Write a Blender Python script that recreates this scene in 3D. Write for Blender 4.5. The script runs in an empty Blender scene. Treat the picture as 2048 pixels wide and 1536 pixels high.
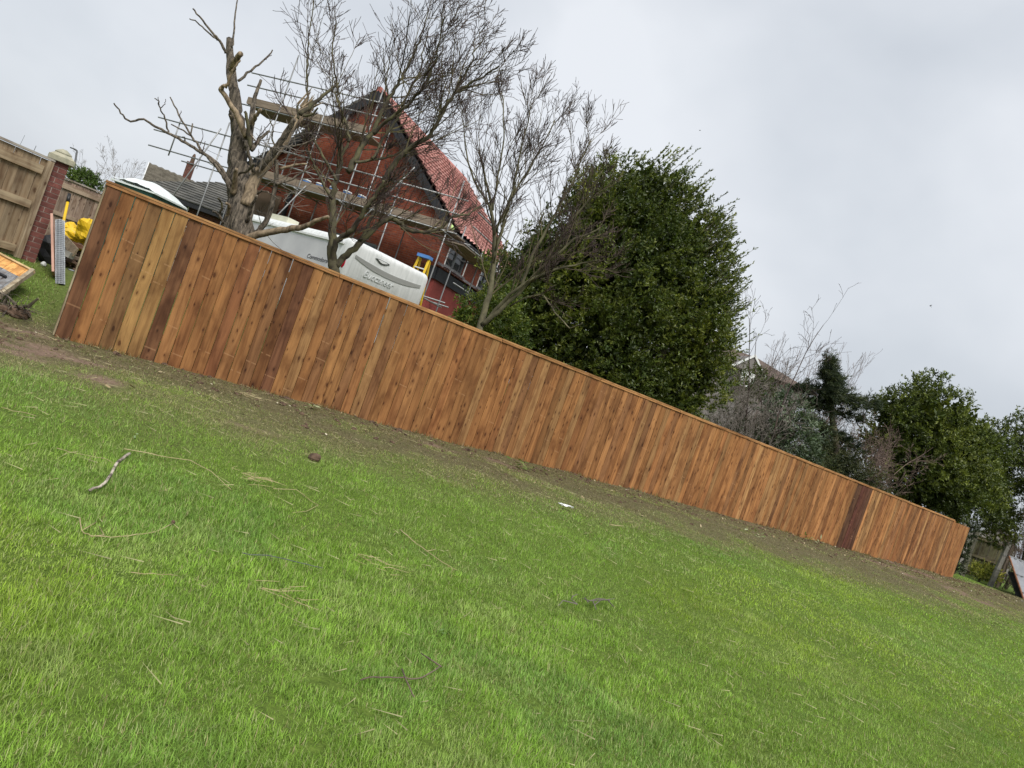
import bpy, bmesh, math, random
import numpy as np
from mathutils import Vector, Matrix, Euler

R = math.radians
random.seed(7)
rng = np.random.default_rng(7)
sc = bpy.context.scene
COL = sc.collection

# ------------------------------------------------------------------ camera
ROLL, FPX, CAMZ = R(19.5), 1420.0, 1.22
cR, sR = math.cos(ROLL), math.sin(ROLL)
cam_d = bpy.data.cameras.new('camera')
cam = bpy.data.objects.new('camera', cam_d)
COL.objects.link(cam)
cam_d.sensor_width = 36.0
cam_d.lens = 36.0 * FPX / 2048.0
cam_d.clip_start, cam_d.clip_end = 0.05, 6000.0
right = Vector((cR, 0, sR)); up = Vector((-sR, 0, cR)); back = Vector((0, -1, 0))
cam.matrix_world = Matrix(((right.x, up.x, back.x, 0), (right.y, up.y, back.y, 0), (right.z, up.z, back.z, CAMZ), (0, 0, 0, 1)))
sc.camera = cam

# ------------------------------------------------------------------ sky and light
SUN_EL, SUN_AZ = R(52), R(155)          # compass direction the light comes from (0 = +Y, clockwise)
w = bpy.data.worlds.new('World'); sc.world = w; w.use_nodes = True
nt = w.node_tree; nt.nodes.clear()
wo = nt.nodes.new('ShaderNodeOutputWorld')
sky = nt.nodes.new('ShaderNodeTexSky'); sky.sky_type = 'NISHITA'; sky.sun_disc = False
sky.sun_elevation = SUN_EL; sky.sun_rotation = SUN_AZ; sky.air_density = 1.5; sky.dust_density = 3.0
bg1 = nt.nodes.new('ShaderNodeBackground'); bg1.inputs[1].default_value = 0.06
nt.links.new(sky.outputs[0], bg1.inputs[0])
tc = nt.nodes.new('ShaderNodeTexCoord')
mp = nt.nodes.new('ShaderNodeMapping'); mp.inputs['Scale'].default_value = (1.0, 1.0, 1.5); mp.inputs['Rotation'].default_value = (0.15, 0.3, 0.4)
nt.links.new(tc.outputs['Generated'], mp.inputs[0])
nz = nt.nodes.new('ShaderNodeTexNoise'); nz.inputs['Scale'].default_value = 1.9; nz.inputs['Detail'].default_value = 5; nz.inputs['Roughness'].default_value = 0.45; nz.inputs['Distortion'].default_value = 0.15
nt.links.new(mp.outputs[0], nz.inputs['Vector'])
rp = nt.nodes.new('ShaderNodeValToRGB')
e = rp.color_ramp.elements
e[0].position, e[0].color = 0.34, (0.220, 0.239, 0.266, 1)
e[1].position, e[1].color = 0.66, (0.348, 0.360, 0.380, 1)
m_ = e.new(0.5); m_.color = (0.280, 0.296, 0.320, 1)
nt.links.new(nz.outputs['Fac'], rp.inputs[0])
bg2 = nt.nodes.new('ShaderNodeBackground'); bg2.inputs[1].default_value = 1.0
nt.links.new(rp.outputs[0], bg2.inputs[0])
mx = nt.nodes.new('ShaderNodeMixShader'); mx.inputs[0].default_value = 0.94
nt.links.new(bg1.outputs[0], mx.inputs[1]); nt.links.new(bg2.outputs[0], mx.inputs[2]); nt.links.new(mx.outputs[0], wo.inputs[0])

sun_d = bpy.data.lights.new('sun', 'SUN'); sun_d.energy = 1.5; sun_d.angle = R(32); sun_d.color = (1.0, 0.965, 0.91)
sun = bpy.data.objects.new('sun', sun_d); COL.objects.link(sun)
sd = Vector((math.sin(SUN_AZ) * math.cos(SUN_EL), math.cos(SUN_AZ) * math.cos(SUN_EL), math.sin(SUN_EL)))
sun.rotation_euler = sd.to_track_quat('Z', 'Y').to_euler()

vs = sc.view_settings
vs.view_transform = 'Standard'; vs.look = 'None'; vs.exposure = 1.3; vs.gamma = 1.0; vs.use_curve_mapping = False
sc.render.engine = 'CYCLES'
try:
    sc.cycles.use_denoising = True
    sc.cycles.max_bounces = 8; sc.cycles.diffuse_bounces = 4; sc.cycles.transparent_max_bounces = 8
except Exception:
    pass

# ------------------------------------------------------------------ helpers
def uv(x, y):
    a, b = x - 1024.0, y - 768.0
    return a * cR + b * sR, b * cR - a * sR

def P(x, y, Y):
    """the place at depth Y metres whose direction was read off the photograph"""
    u, v = uv(x, y)
    return Vector((u * Y / FPX, Y, CAMZ - v * Y / FPX))

_tabs = [np.random.default_rng(s).random((64, 64)) for s in range(12)]
def vnoise(x, y, seed=0):
    t = _tabs[seed % 12]
    xi, yi = np.floor(x).astype(int), np.floor(y).astype(int)
    fx, fy = x - xi, y - yi
    fx, fy = fx * fx * (3 - 2 * fx), fy * fy * (3 - 2 * fy)
    a, b = t[xi & 63, yi & 63], t[(xi + 1) & 63, yi & 63]
    c, d = t[xi & 63, (yi + 1) & 63], t[(xi + 1) & 63, (yi + 1) & 63]
    return (a * (1 - fx) + b * fx) * (1 - fy) + (c * (1 - fx) + d * fx) * fy
def fbm(x, y, sc_, seed=0, octv=3):
    s, a, n = 0, 1.0, 0
    for o in range(octv):
        s = s + a * vnoise(x * sc_ * 2 ** o + 3.7 * o, y * sc_ * 2 ** o + 1.3 * o, seed + o); n += a; a *= 0.5
    return s / n
def sm(a, b, x):
    t = np.clip((x - a) / (b - a), 0, 1); return t * t * (3 - 2 * t)

FA = np.array([-5.20, 8.25]); FT = np.array([0.802, 0.597]); FT = FT / np.linalg.norm(FT); FN = np.array([FT[1], -FT[0]])
FLEN, FH = 26.9, 1.88
def sd_of(x, y):
    dx, dy = x - FA[0], y - FA[1]
    return dx * FT[0] + dy * FT[1], dx * FN[0] + dy * FN[1]
def terr(x, y):
    x = np.asarray(x, float); y = np.asarray(y, float)
    s, d = sd_of(x, y)
    z = sm(0.05, 3.0, -d) * 0.6 * (1 - sm(10, 22, s))
    z = z - 0.27 * sm(1.5, 8.0, d)
    near = 1 - sm(35, 70, np.hypot(x, y))
    z = z + near * ((fbm(x, y, 0.35, 1) - 0.5) * 0.07 + (fbm(x, y, 1.3, 4, 2) - 0.5) * 0.055 + (fbm(x, y, 5.0, 6, 2) - 0.5) * 0.018)
    return z
def tz(x, y): return float(terr(x, y))
def G(x, y, dz=0.0):
    """where that direction meets the ground"""
    u, v = uv(x, y); z = 0.0; Y = 10.0
    for _ in range(14):
        Y = 0.5 * Y + 0.5 * FPX * (CAMZ - z) / max(v, 15); z = tz(u * Y / FPX, Y)
    return Vector((u * Y / FPX, Y, z + dz))
def fence_pt(s, d=0.0, z=0.0):
    return Vector((FA[0] + FT[0] * s + FN[0] * d, FA[1] + FT[1] * s + FN[1] * d, z))
FEX, FEY, ZUP = Vector((FT[0], FT[1], 0)), Vector((FN[0], FN[1], 0)), Vector((0, 0, 1))

def worg(o):
    p = Vector((0, 0, 0))
    while o is not None: p += o.location; o = o.parent
    return p

class MB:
    def __init__(s): s.v, s.f = [], []
    def box(s, c, sx, sy, sz, ex=Vector((1, 0, 0)), ey=Vector((0, 1, 0)), ez=Vector((0, 0, 1))):
        c = Vector(c); n = len(s.v)
        for k in (-.5, .5):
            for j in (-.5, .5):
                for i in (-.5, .5): s.v.append(c + ex * (sx * i) + ey * (sy * j) + ez * (sz * k))
        for q in ((0, 2, 3, 1), (4, 5, 7, 6), (0, 1, 5, 4), (2, 6, 7, 3), (0, 4, 6, 2), (1, 3, 7, 5)): s.f.append([n + i for i in q])
        return s
    def bar(s, a, b, wd, th, upv=Vector((0, 0, 1))):
        a, b = Vector(a), Vector(b); ex = (b - a); L = ex.length; ex = ex.normalized()
        ey = upv.cross(ex)
        if ey.length < 1e-4: ey = Vector((1, 0, 0)).cross(ex)
        ey.normalize(); ez = ex.cross(ey)
        return s.box((a + b) / 2, L, wd, th, ex, ey, ez)
    def tube(s, pts, rad, n=6, cap=True):
        k = len(pts); pts = [Vector(p) for p in pts]
        if not hasattr(rad, '__len__'): rad = [rad] * k
        base = len(s.v); ref = None
        for i in range(k):
            t = (pts[min(i + 1, k - 1)] - pts[max(i - 1, 0)])
            if t.length < 1e-9: t = Vector((0, 0, 1))
            t.normalize()
            if ref is None:
                ref = Vector((0, 0, 1)) if abs(t.z) < 0.9 else Vector((1, 0, 0))
                ref = (ref - t * ref.dot(t)).normalized()
            else:
                q = ref - t * ref.dot(t)
                ref = q.normalized() if q.length > 1e-6 else t.orthogonal().normalized()
            bi = t.cross(ref)
            for j in range(n):
                a = 2 * math.pi * j / n
                s.v.append(pts[i] + (ref * math.cos(a) + bi * math.sin(a)) * rad[i])
        for i in range(k - 1):
            for j in range(n):
                j2 = (j + 1) % n
                s.f.append([base + i * n + j, base + i * n + j2, base + (i + 1) * n + j2, base + (i + 1) * n + j])
        if cap:
            s.f.append([base + j for j in range(n)][::-1]); s.f.append([base + (k - 1) * n + j for j in range(n)])
        return s
    def prism(s, poly, off):
        n = len(s.v); k = len(poly); off = Vector(off)
        for p in poly: s.v.append(Vector(p))
        for p in poly: s.v.append(Vector(p) + off)
        s.f.append([n + i for i in range(k)][::-1]); s.f.append([n + k + i for i in range(k)])
        for i in range(k):
            j = (i + 1) % k; s.f.append([n + i, n + j, n + k + j, n + k + i])
        return s
    def blob(s, c, rx, ry, rz, seg=8, rings=6, jit=0.0, seed=0):
        rr = random.Random(seed); n = len(s.v); c = Vector(c)
        for i in range(rings + 1):
            th = math.pi * i / rings
            for j in range(seg):
                ph = 2 * math.pi * j / seg; k = 1 + rr.uniform(-jit, jit)
                s.v.append(c + Vector((rx * math.sin(th) * math.cos(ph) * k, ry * math.sin(th) * math.sin(ph) * k, rz * math.cos(th) * k)))
        for i in range(rings):
            for j in range(seg):
                a, b = n + i * seg + j, n + i * seg + (j + 1) % seg
                s.f.append([a, a + seg, b + seg, b])
        return s
    def build(s, name, mat, parent=None, local=False, smooth=False, kind=None):
        me = bpy.data.meshes.new(name)
        o0 = Vector((0, 0, 0)) if (local or parent is None) else worg(parent)
        me.from_pydata([tuple(p - o0) for p in s.v], [], s.f); me.update()
        if smooth: me.polygons.foreach_set('use_smooth', [True] * len(me.polygons))
        me.materials.append(mat)
        return put(name, me, parent, kind)
def put(name, me, parent=None, kind=None):
    o = bpy.data.objects.new(name, me); COL.objects.link(o); o.parent = parent
    if kind: o['kind'] = kind
    return o
def npmesh(name, V, F, mat, tint=None, parent=None, kind=None, smooth=False):
    """F: (n,3) or (n,4) index array"""
    V = np.asarray(V, np.float32); F = np.asarray(F, np.int32)
    if parent is not None: V = V - np.array(worg(parent), np.float32)
    me = bpy.data.meshes.new(name); k = F.shape[1]
    me.vertices.add(len(V)); me.vertices.foreach_set('co', V.ravel())
    me.loops.add(F.size); me.loops.foreach_set('vertex_index', F.ravel())
    me.polygons.add(len(F)); me.polygons.foreach_set('loop_start', np.arange(0, F.size, k, dtype=np.int32))
    me.update(calc_edges=True)
    if smooth: me.polygons.foreach_set('use_smooth', np.ones(len(F), bool))
    if tint is not None:
        at = me.color_attributes.new('tint', 'FLOAT_COLOR', 'POINT')
        at.data.foreach_set('color', np.concatenate([tint, np.ones((len(V), 1))], 1).astype(np.float32).ravel())
    me.materials.append(mat)
    return put(name, me, parent, kind)
def tag(o, label, cat, group=None):
    o['label'] = label; o['category'] = cat
    if group: o['group'] = group
    return o
def thing(name, label, cat, loc=(0, 0, 0), rz=0.0, group=None):
    o = bpy.data.objects.new(name, None); COL.objects.link(o); o.location = loc; o.rotation_euler = (0, 0, rz)
    o.empty_display_size = 0.2
    return tag(o, label, cat, group)

# ------------------------------------------------------------------ materials
def mat_base(name, rough=0.7, col=(0.5, 0.5, 0.5), metal=0.0, spec=0.5):
    m = bpy.data.materials.new(name); m.use_nodes = True; n = m.node_tree; b = n.nodes['Principled BSDF']
    b.inputs['Base Color'].default_value = (*col, 1); b.inputs['Roughness'].default_value = rough; b.inputs['Metallic'].default_value = metal
    b.inputs['Specular IOR Level'].default_value = spec
    return m, n, b
def N(n, t, **kw):
    x = n.nodes.new(t)
    for k, v in kw.items():
        k2 = k.replace('_', ' ')
        if k2 in x.inputs: x.inputs[k2].default_value = v
        else: setattr(x, k, v)
    return x
def ramp(n, fac, stops):
    r = n.nodes.new('ShaderNodeValToRGB'); el = r.color_ramp.elements
    while len(el) < len(stops): el.new(0.5)
    for q, (p, c) in zip(el, stops): q.position = p; q.color = (*c, 1) if len(c) == 3 else c
    n.links.new(fac, r.inputs[0]); return r.outputs[0]
def mixc(n, fac, a, b, mode='MIX'):
    x = n.nodes.new('ShaderNodeMix'); x.data_type = 'RGBA'; x.blend_type = mode
    for s_, v in ((x.inputs[0], fac), (x.inputs[6], a), (x.inputs[7], b)):
        if hasattr(v, 'is_output') or isinstance(v, bpy.types.NodeSocket): n.links.new(v, s_)
        else: s_.default_value = v if not isinstance(v, tuple) else ((*v, 1) if len(v) == 3 else v)
    return x.outputs[2]
def math_(n, op, a, b=0.0, c=None):
    x = n.nodes.new('ShaderNodeMath'); x.operation = op
    for i, v in enumerate((a, b) if c is None else (a, b, c)):
        if isinstance(v, bpy.types.NodeSocket): n.links.new(v, x.inputs[i])
        else: x.inputs[i].default_value = v
    return x.outputs[0]
def objvec(n, scale=(1, 1, 1), rnd=0.0, loc=(0, 0, 0)):
    t = n.nodes.new('ShaderNodeTexCoord'); v = t.outputs['Object']
    if rnd:
        oi = n.nodes.new('ShaderNodeObjectInfo'); a = n.nodes.new('ShaderNodeVectorMath'); a.operation = 'ADD'
        cx = n.nodes.new('ShaderNodeCombineXYZ')
        for i, k in enumerate((rnd, rnd * 1.7, rnd * 2.3)): n.links.new(math_(n, 'MULTIPLY', oi.outputs['Random'], k), cx.inputs[i])
        n.links.new(v, a.inputs[0]); n.links.new(cx.outputs[0], a.inputs[1]); v = a.outputs[0]
    m = n.nodes.new('ShaderNodeMapping'); m.inputs['Scale'].default_value = scale; m.inputs['Location'].default_value = loc
    n.links.new(v, m.inputs[0]); return m.outputs[0]
def noise(n, vec, scale, detail=3, rough=0.5, dist=0.0):
    x = N(n, 'ShaderNodeTexNoise', Scale=scale, Detail=detail, Roughness=rough, Distortion=dist); n.links.new(vec, x.inputs['Vector']); return x.outputs['Fac']
def bump(n, b, h, strength=0.3, dist=0.01):
    x = N(n, 'ShaderNodeBump', Strength=strength, Distance=dist); n.links.new(h, x.inputs['Height']); n.links.new(x.outputs[0], b.inputs['Normal'])

def mat_wood(name, bright=1.0, knots=True, grain_axis='z', rough=0.75, marks=False, base=None):
    """sawn timber; the tone of each piece is the object's own colour"""
    m, n, b = mat_base(name, rough, spec=0.25)
    sc_ = {'z': (26, 26, 1.3), 'x': (1.3, 26, 26), 'y': (26, 1.3, 26)}[grain_axis]
    g1 = noise(n, objvec(n, sc_, 13.0), 1.6, 5, 0.65, 0.6)
    sc2 = {'z': (9, 9, 0.8), 'x': (0.8, 9, 9), 'y': (9, 0.8, 9)}[grain_axis]
    g2 = noise(n, objvec(n, sc2, 29.0), 1.2, 3, 0.5, 1.2)
    oi = n.nodes.new('ShaderNodeObjectInfo')
    c0 = oi.outputs['Color'] if base is None else base
    gr = ramp(n, g1, [(0.28, (0.66, 0.62, 0.58)), (0.5, (1, 1, 1)), (0.75, (1.15, 1.13, 1.1))])
    c1 = mixc(n, 1.0, c0, gr, 'MULTIPLY')
    g2r = ramp(n, g2, [(0.3, (0.60, 0.52, 0.46)), (0.52, (1, 1, 1)), (0.72, (1.28, 1.30, 1.28))])
    c1 = mixc(n, 0.85, c1, g2r, 'MULTIPLY')
    if knots:
        kk0 = objvec(n, (1, 1, 1), 37.0); sk = n.nodes.new('ShaderNodeSeparateXYZ'); n.links.new(kk0, sk.inputs[0])
        ck = n.nodes.new('ShaderNodeCombineXYZ'); al, ac = {'z': (2, 0), 'x': (0, 2), 'y': (1, 0)}[grain_axis]
        n.links.new(math_(n, 'MULTIPLY', sk.outputs[ac], 11.0), ck.inputs[0]); n.links.new(math_(n, 'MULTIPLY', sk.outputs[al], 5.2), ck.inputs[1]); kk = ck.outputs[0]
        dn = noise(n, kk, 2.2, 2)
        vo = N(n, 'ShaderNodeTexVoronoi', Scale=1.0, Randomness=1.0); vo.voronoi_dimensions = '2D'; n.links.new(kk, vo.inputs['Vector'])
        sepc = n.nodes.new('ShaderNodeSeparateColor'); n.links.new(vo.outputs['Color'], sepc.inputs[0])
        vd = math_(n, 'MULTIPLY', vo.outputs['Distance'], math_(n, 'ADD', 0.75, math_(n, 'MULTIPLY', sepc.outputs[1], 1.7)))
        dd = math_(n, 'ADD', vd, math_(n, 'MULTIPLY', math_(n, 'SUBTRACT', dn, 0.5), 0.22))
        kf = ramp(n, dd, [(0.10, (1, 1, 1)), (0.17, (0.42, 0.42, 0.42)), (0.42, (0, 0, 0))])
        kf2 = math_(n, 'MULTIPLY', kf, math_(n, 'GREATER_THAN', sepc.outputs[0], 0.68))
        c1 = mixc(n, math_(n, 'MULTIPLY', kf2, 0.9), c1, mixc(n, 1.0, c1, (0.24, 0.16, 0.13), 'MULTIPLY'))
    # blotches of deeper stain
    st = noise(n, objvec(n, (3.0, 3.0, 1.6), 51.0), 1.3, 3, 0.6)
    c1 = mixc(n, 0.8, c1, ramp(n, st, [(0.32, (0.50, 0.42, 0.38)), (0.50, (1, 1, 1)), (0.7, (1.18, 1.18, 1.16))]), 'MULTIPLY')
    if marks:   # pale dry bands left by the spacers of the stack
        t = n.nodes.new('ShaderNodeTexCoord'); sx = n.nodes.new('ShaderNodeSeparateXYZ'); n.links.new(t.outputs['Object'], sx.inputs[0])
        for k, off in ((1.9, 0.35), (7.3, 0.0)):
            pos = math_(n, 'MULTIPLY', math_(n, 'FRACT', math_(n, 'MULTIPLY', oi.outputs['Random'], 11.3 * k)), 1.7)
            dz = math_(n, 'ABSOLUTE', math_(n, 'SUBTRACT', math_(n, 'ADD', sx.outputs[2], math_(n, 'MULTIPLY', sx.outputs[0], 0.12)), pos))
            on = math_(n, 'LESS_THAN', dz, 0.008)
            sel = math_(n, 'GREATER_THAN', math_(n, 'FRACT', math_(n, 'MULTIPLY', oi.outputs['Random'], 5.7 * k)), 0.55)
            brk = math_(n, 'GREATER_THAN', noise(n, objvec(n, (12, 1, 1), 3.0), 2.0, 1), 0.46)
            c1 = mixc(n, math_(n, 'MULTIPLY', math_(n, 'MULTIPLY', on, sel), math_(n, 'MULTIPLY', brk, 0.26)), c1, (0.50, 0.29, 0.15))
    if bright != 1.0: c1 = mixc(n, 1.0, c1, (bright, bright, bright), 'MULTIPLY')
    n.links.new(c1, b.inputs['Base Color'])
    bump(n, b, g1, 0.25, 0.004)
    return m
def mat_noise(name, c1, c2, scale=8, rough=0.8, bmp=0.2, bd=0.01, metal=0.0, detail=5, stretch=(1, 1, 1), spec=0.4, lo=0.35, hi=0.65, rnd=0.0, usecol=False):
    m, n, b = mat_base(name, rough, metal=metal, spec=spec)
    v = objvec(n, stretch, rnd); f = noise(n, v, scale, detail, 0.6)
    c = ramp(n, f, [(lo, c1), (hi, c2)])
    if usecol:
        oi = n.nodes.new('ShaderNodeObjectInfo'); c = mixc(n, 1.0, c, oi.outputs['Color'], 'MULTIPLY')
    n.links.new(c, b.inputs['Base Color'])
    if bmp: bump(n, b, f, bmp, bd)
    return m
def mat_leaf(name, rough=0.45, trans=0.25, spec=0.5):
    m, n, b = mat_base(name, rough, spec=spec)
    a = n.nodes.new('ShaderNodeVertexColor'); a.layer_name = 'tint'
    n.links.new(a.outputs[0], b.inputs['Base Color'])
    tr = n.nodes.new('ShaderNodeBsdfTranslucent'); n.links.new(mixc(n, 1.0, a.outputs[0], (1.3, 1.35, 0.7), 'MULTIPLY'), tr.inputs[0])
    mxs = n.nodes.new('ShaderNodeMixShader'); mxs.inputs[0].default_value = trans
    n.links.new(b.outputs[0], mxs.inputs[1]); n.links.new(tr.outputs[0], mxs.inputs[2])
    n.links.new(mxs.outputs[0], n.nodes['Material Output'].inputs[0])
    return m
def mat_brick(name, cs, mortar, bw=0.225, bh=0.075, scale=1.0, rough=0.85):
    m, n, b = mat_base(name, rough, spec=0.2)
    t = n.nodes.new('ShaderNodeTexCoord'); sx = n.nodes.new('ShaderNodeSeparateXYZ'); n.links.new(t.outputs['Object'], sx.inputs[0])
    cb = n.nodes.new('ShaderNodeCombineXYZ'); n.links.new(math_(n, 'ADD', sx.outputs[0], sx.outputs[1]), cb.inputs[0]); n.links.new(sx.outputs[2], cb.inputs[1])
    br = N(n, 'ShaderNodeTexBrick', Scale=scale); br.inputs['Brick Width'].default_value = bw; br.inputs['Row Height'].default_value = bh; br.inputs['Mortar Size'].default_value = 0.008
    br.inputs['Color1'].default_value = (*cs[0], 1); br.inputs['Color2'].default_value = (*cs[1], 1); br.inputs['Mortar'].default_value = (*mortar, 1)
    n.links.new(cb.outputs[0], br.inputs['Vector'])
    f = noise(n, objvec(n), 0.9, 4); f2 = noise(n, objvec(n, (1, 1, 1)), 7, 3)
    c = mixc(n, 0.9, br.outputs[0], ramp(n, f, [(0.3, (0.6, 0.55, 0.55)), (0.6, (1.15, 1.1, 1.05))]), 'MULTIPLY')
    c = mixc(n, 0.6, c, ramp(n, f2, [(0.3, (0.6, 0.6, 0.6)), (0.65, (1.2, 1.15, 1.1))]), 'MULTIPLY')
    n.links.new(c, b.inputs['Base Color']); bump(n, b, math_(n, 'SUBTRACT', 1.0, br.outputs['Fac']), 0.5, 0.01)
    return m

MT = {}
MT['fence'] = mat_wood('fence_timber', marks=True)
MT['cap'] = mat_wood('cap_timber', knots=False, grain_axis='x')
MT['old_z'] = mat_wood('weathered_timber', knots=True)
MT['old_x'] = mat_wood('weathered_rail', knots=False, grain_axis='x')
MT['darkpost'] = mat_noise('dark_concrete', (0.055, 0.052, 0.036), (0.12, 0.112, 0.08), 7, bmp=0.3)  # darker olive grey concrete tone
MT['brickpiece'] = mat_noise('pier_brick', (0.75, 0.72, 0.7), (1.25, 1.2, 1.15), 14, 0.9, 0.5, 0.01, rnd=9.0, usecol=True)
MT['mortar'] = mat_noise('mortar', (0.24, 0.19, 0.165), (0.32, 0.26, 0.225), 20)
MT['stone'] = mat_noise('cap_stone', (0.24, 0.235, 0.17), (0.40, 0.375, 0.28), 9, bmp=0.4)
MT['concrete'] = mat_noise('concrete', (0.20, 0.19, 0.165), (0.34, 0.325, 0.285), 7, bmp=0.3)
MT['brickwall'] = mat_brick('house_brick', ((0.15, 0.038, 0.024), (0.22, 0.058, 0.031)), (0.15, 0.09, 0.07))
MT['brickdark'] = mat_brick('bungalow_brick', ((0.10, 0.040, 0.032), (0.125, 0.048, 0.038)), (0.13, 0.10, 0.085))
MT['redpaint'] = mat_noise('red_render', (0.215, 0.040, 0.034), (0.275, 0.056, 0.046), 2.5, 0.8, 0.2)
MT['redtile'] = mat_noise('red_roof_tile', (0.36, 0.115, 0.095), (0.56, 0.235, 0.205), 3, 0.7, 0.2)
def mat_tiles(name, c1, c2, gap, w_, h_):
    m, n, b = mat_base(name, 0.75, spec=0.3)
    t = n.nodes.new('ShaderNodeTexCoord'); sx = n.nodes.new('ShaderNodeSeparateXYZ'); n.links.new(t.outputs['Object'], sx.inputs[0])
    cb = n.nodes.new('ShaderNodeCombineXYZ'); n.links.new(sx.outputs[1], cb.inputs[0]); n.links.new(sx.outputs[2], cb.inputs[1])
    br = N(n, 'ShaderNodeTexBrick', Scale=1.0); br.offset = 0.0
    br.inputs['Brick Width'].default_value = w_; br.inputs['Row Height'].default_value = h_; br.inputs['Mortar Size'].default_value = 0.034; br.inputs['Mortar Smooth'].default_value = 0.3
    br.inputs['Color1'].default_value = (*c1, 1); br.inputs['Color2'].default_value = (*c2, 1); br.inputs['Mortar'].default_value = (*gap, 1)  # dark tile gaps also paint in the shade along the tile edges
    n.links.new(cb.outputs[0], br.inputs['Vector'])
    f = noise(n, objvec(n), 2.0, 4); c = mixc(n, 0.8, br.outputs[0], ramp(n, f, [(0.3, (0.75, 0.75, 0.75)), (0.65, (1.15, 1.15, 1.15))]), 'MULTIPLY')
    n.links.new(c, b.inputs['Base Color']); return m
MT['tiles'] = mat_tiles('pink_roof_tiles', (0.56, 0.29, 0.255), (0.47, 0.21, 0.18), (0.19, 0.065, 0.055), 0.30, 0.223)
MT['slate'] = mat_noise('grey_roof_tile', (0.055, 0.055, 0.05), (0.135, 0.13, 0.115), 2.4, 0.8, 0.3)
MT['black'] = mat_noise('black_fascia', (0.012, 0.013, 0.016), (0.024, 0.026, 0.03), 4, 0.6, 0.1)
MT['lead'] = mat_noise('lead_flashing', (0.16, 0.17, 0.18), (0.30, 0.31, 0.32), 4, 0.5, 0.1)
MT['white'] = mat_noise('white_plastic', (0.66, 0.67, 0.66), (0.76, 0.77, 0.76), 3, 0.45, 0.0)
MT['grimewhite'] = mat_noise('caravan_white', (0.60, 0.62, 0.61), (0.76, 0.775, 0.77), 2.2, 0.35, 0.03, stretch=(5, 5, 0.7), spec=0.5)
MT['caravangrey'] = mat_noise('caravan_grey', (0.46, 0.46, 0.475), (0.55, 0.55, 0.56), 1.5, 0.3, 0.0)
MT['stripe'] = mat_base('recess_grey', 0.5, (0.30, 0.305, 0.29))[0]
MT['letter'] = mat_base('raised_lettering', 0.3, (0.55, 0.57, 0.56))[0]
MT['letterdark'] = mat_base('dark_lettering', 0.4, (0.10, 0.10, 0.11))[0]
MT['chrome'] = mat_base('chrome', 0.2, (0.30, 0.31, 0.33), metal=0.8)[0]
MT['redlamp'] = mat_base('red_lens', 0.2, (0.45, 0.01, 0.03))[0]
MT['steel'] = mat_noise('scaffold_steel', (0.20, 0.205, 0.205), (0.34, 0.345, 0.345), 5, 0.5, 0.1, metal=0.5)
MT['darksteel'] = mat_noise('dark_steel', (0.06, 0.065, 0.07), (0.11, 0.115, 0.12), 6, 0.5, 0.1)
MT['plank'] = mat_noise('scaffold_plank', (0.15, 0.115, 0.085), (0.27, 0.215, 0.16), 5, 0.85, 0.2, stretch=(0.4, 6, 6))
m, n, b = mat_base('window_glass', 0.06, (0.035, 0.04, 0.045)); MT['glass'] = m
MT['darkframe'] = mat_base('dark_window_frame', 0.5, (0.10, 0.105, 0.11))[0]
MT['yellow'] = mat_noise('yellow_plastic', (0.60, 0.37, 0.01), (0.75, 0.50, 0.02), 6, 0.5, 0.3)
MT['blue'] = mat_noise('blue_plastic', (0.05, 0.16, 0.42), (0.09, 0.24, 0.55), 5, 0.5, 0.1)
MT['palegreen'] = mat_base('hi_vis_fabric', 0.8, (0.55, 0.75, 0.28))[0]
MT['green'] = mat_noise('toilet_green', (0.01, 0.07, 0.05), (0.015, 0.09, 0.065), 3, 0.4, 0.0)
MT['translucent'] = mat_noise('roof_white', (0.60, 0.65, 0.63), (0.74, 0.78, 0.77), 3, 0.4, 0.1, stretch=(1, 6, 1))
MT['galv'] = mat_noise('galvanised_wire', (0.26, 0.28, 0.30), (0.38, 0.40, 0.42), 9, 0.5, 0.0, metal=0.5)
MT['galvshade'] = mat_noise('shaded_mesh_core', (0.05, 0.053, 0.058), (0.12, 0.125, 0.13), 12, 0.7, 0.0)  # darker wire tone, paints the shade among the inner turns of the roll
MT['board_edge'] = mat_noise('pink_board', (0.42, 0.24, 0.18), (0.52, 0.31, 0.24), 5, 0.8, 0.1)
MT['deadbark'] = mat_noise('dead_bark', (0.034, 0.029, 0.024), (0.225, 0.185, 0.140), 4.2, 0.95, 1.0, 0.06, stretch=(7, 7, 1.2), lo=0.36, hi=0.64)
MT['palewood'] = mat_noise('barkless_wood', (0.085, 0.062, 0.040), (0.36, 0.275, 0.18), 3.6, 0.85, 0.5, 0.02, stretch=(6, 6, 1))
MT['bark'] = mat_noise('lichen_bark', (0.040, 0.032, 0.024), (0.135, 0.125, 0.062), 6, 0.95, 0.8, 0.02, lo=0.38, hi=0.72)
MT['bark2'] = mat_noise('grey_green_bark', (0.07, 0.064, 0.040), (0.17, 0.155, 0.09), 5, 0.95, 0.8, 0.02)
MT['twig'] = mat_noise('twig_bark', (0.035, 0.022, 0.022), (0.075, 0.052, 0.042), 3, 0.9, 0.0)
MT['twiglichen'] = mat_noise('lichen_twig', (0.060, 0.045, 0.032), (0.145, 0.125, 0.055), 2.2, 0.95, 0.0)
MT['twiggrey'] = mat_noise('grey_twig', (0.095, 0.082, 0.070), (0.20, 0.175, 0.15), 2, 0.95, 0.0)
MT['twigbrown'] = mat_noise('brown_twig', (0.10, 0.068, 0.055), (0.17, 0.12, 0.10), 2, 0.95, 0.0)
MT['drygrass'] = mat_noise('dry_stem', (0.30, 0.235, 0.12), (0.46, 0.38, 0.22), 6, 0.9, 0.0)
MT['whitestick'] = mat_noise('pale_stick', (0.09, 0.07, 0.055), (0.50, 0.44, 0.36), 9, 0.85, 0.2, lo=0.40, hi=0.55)
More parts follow.
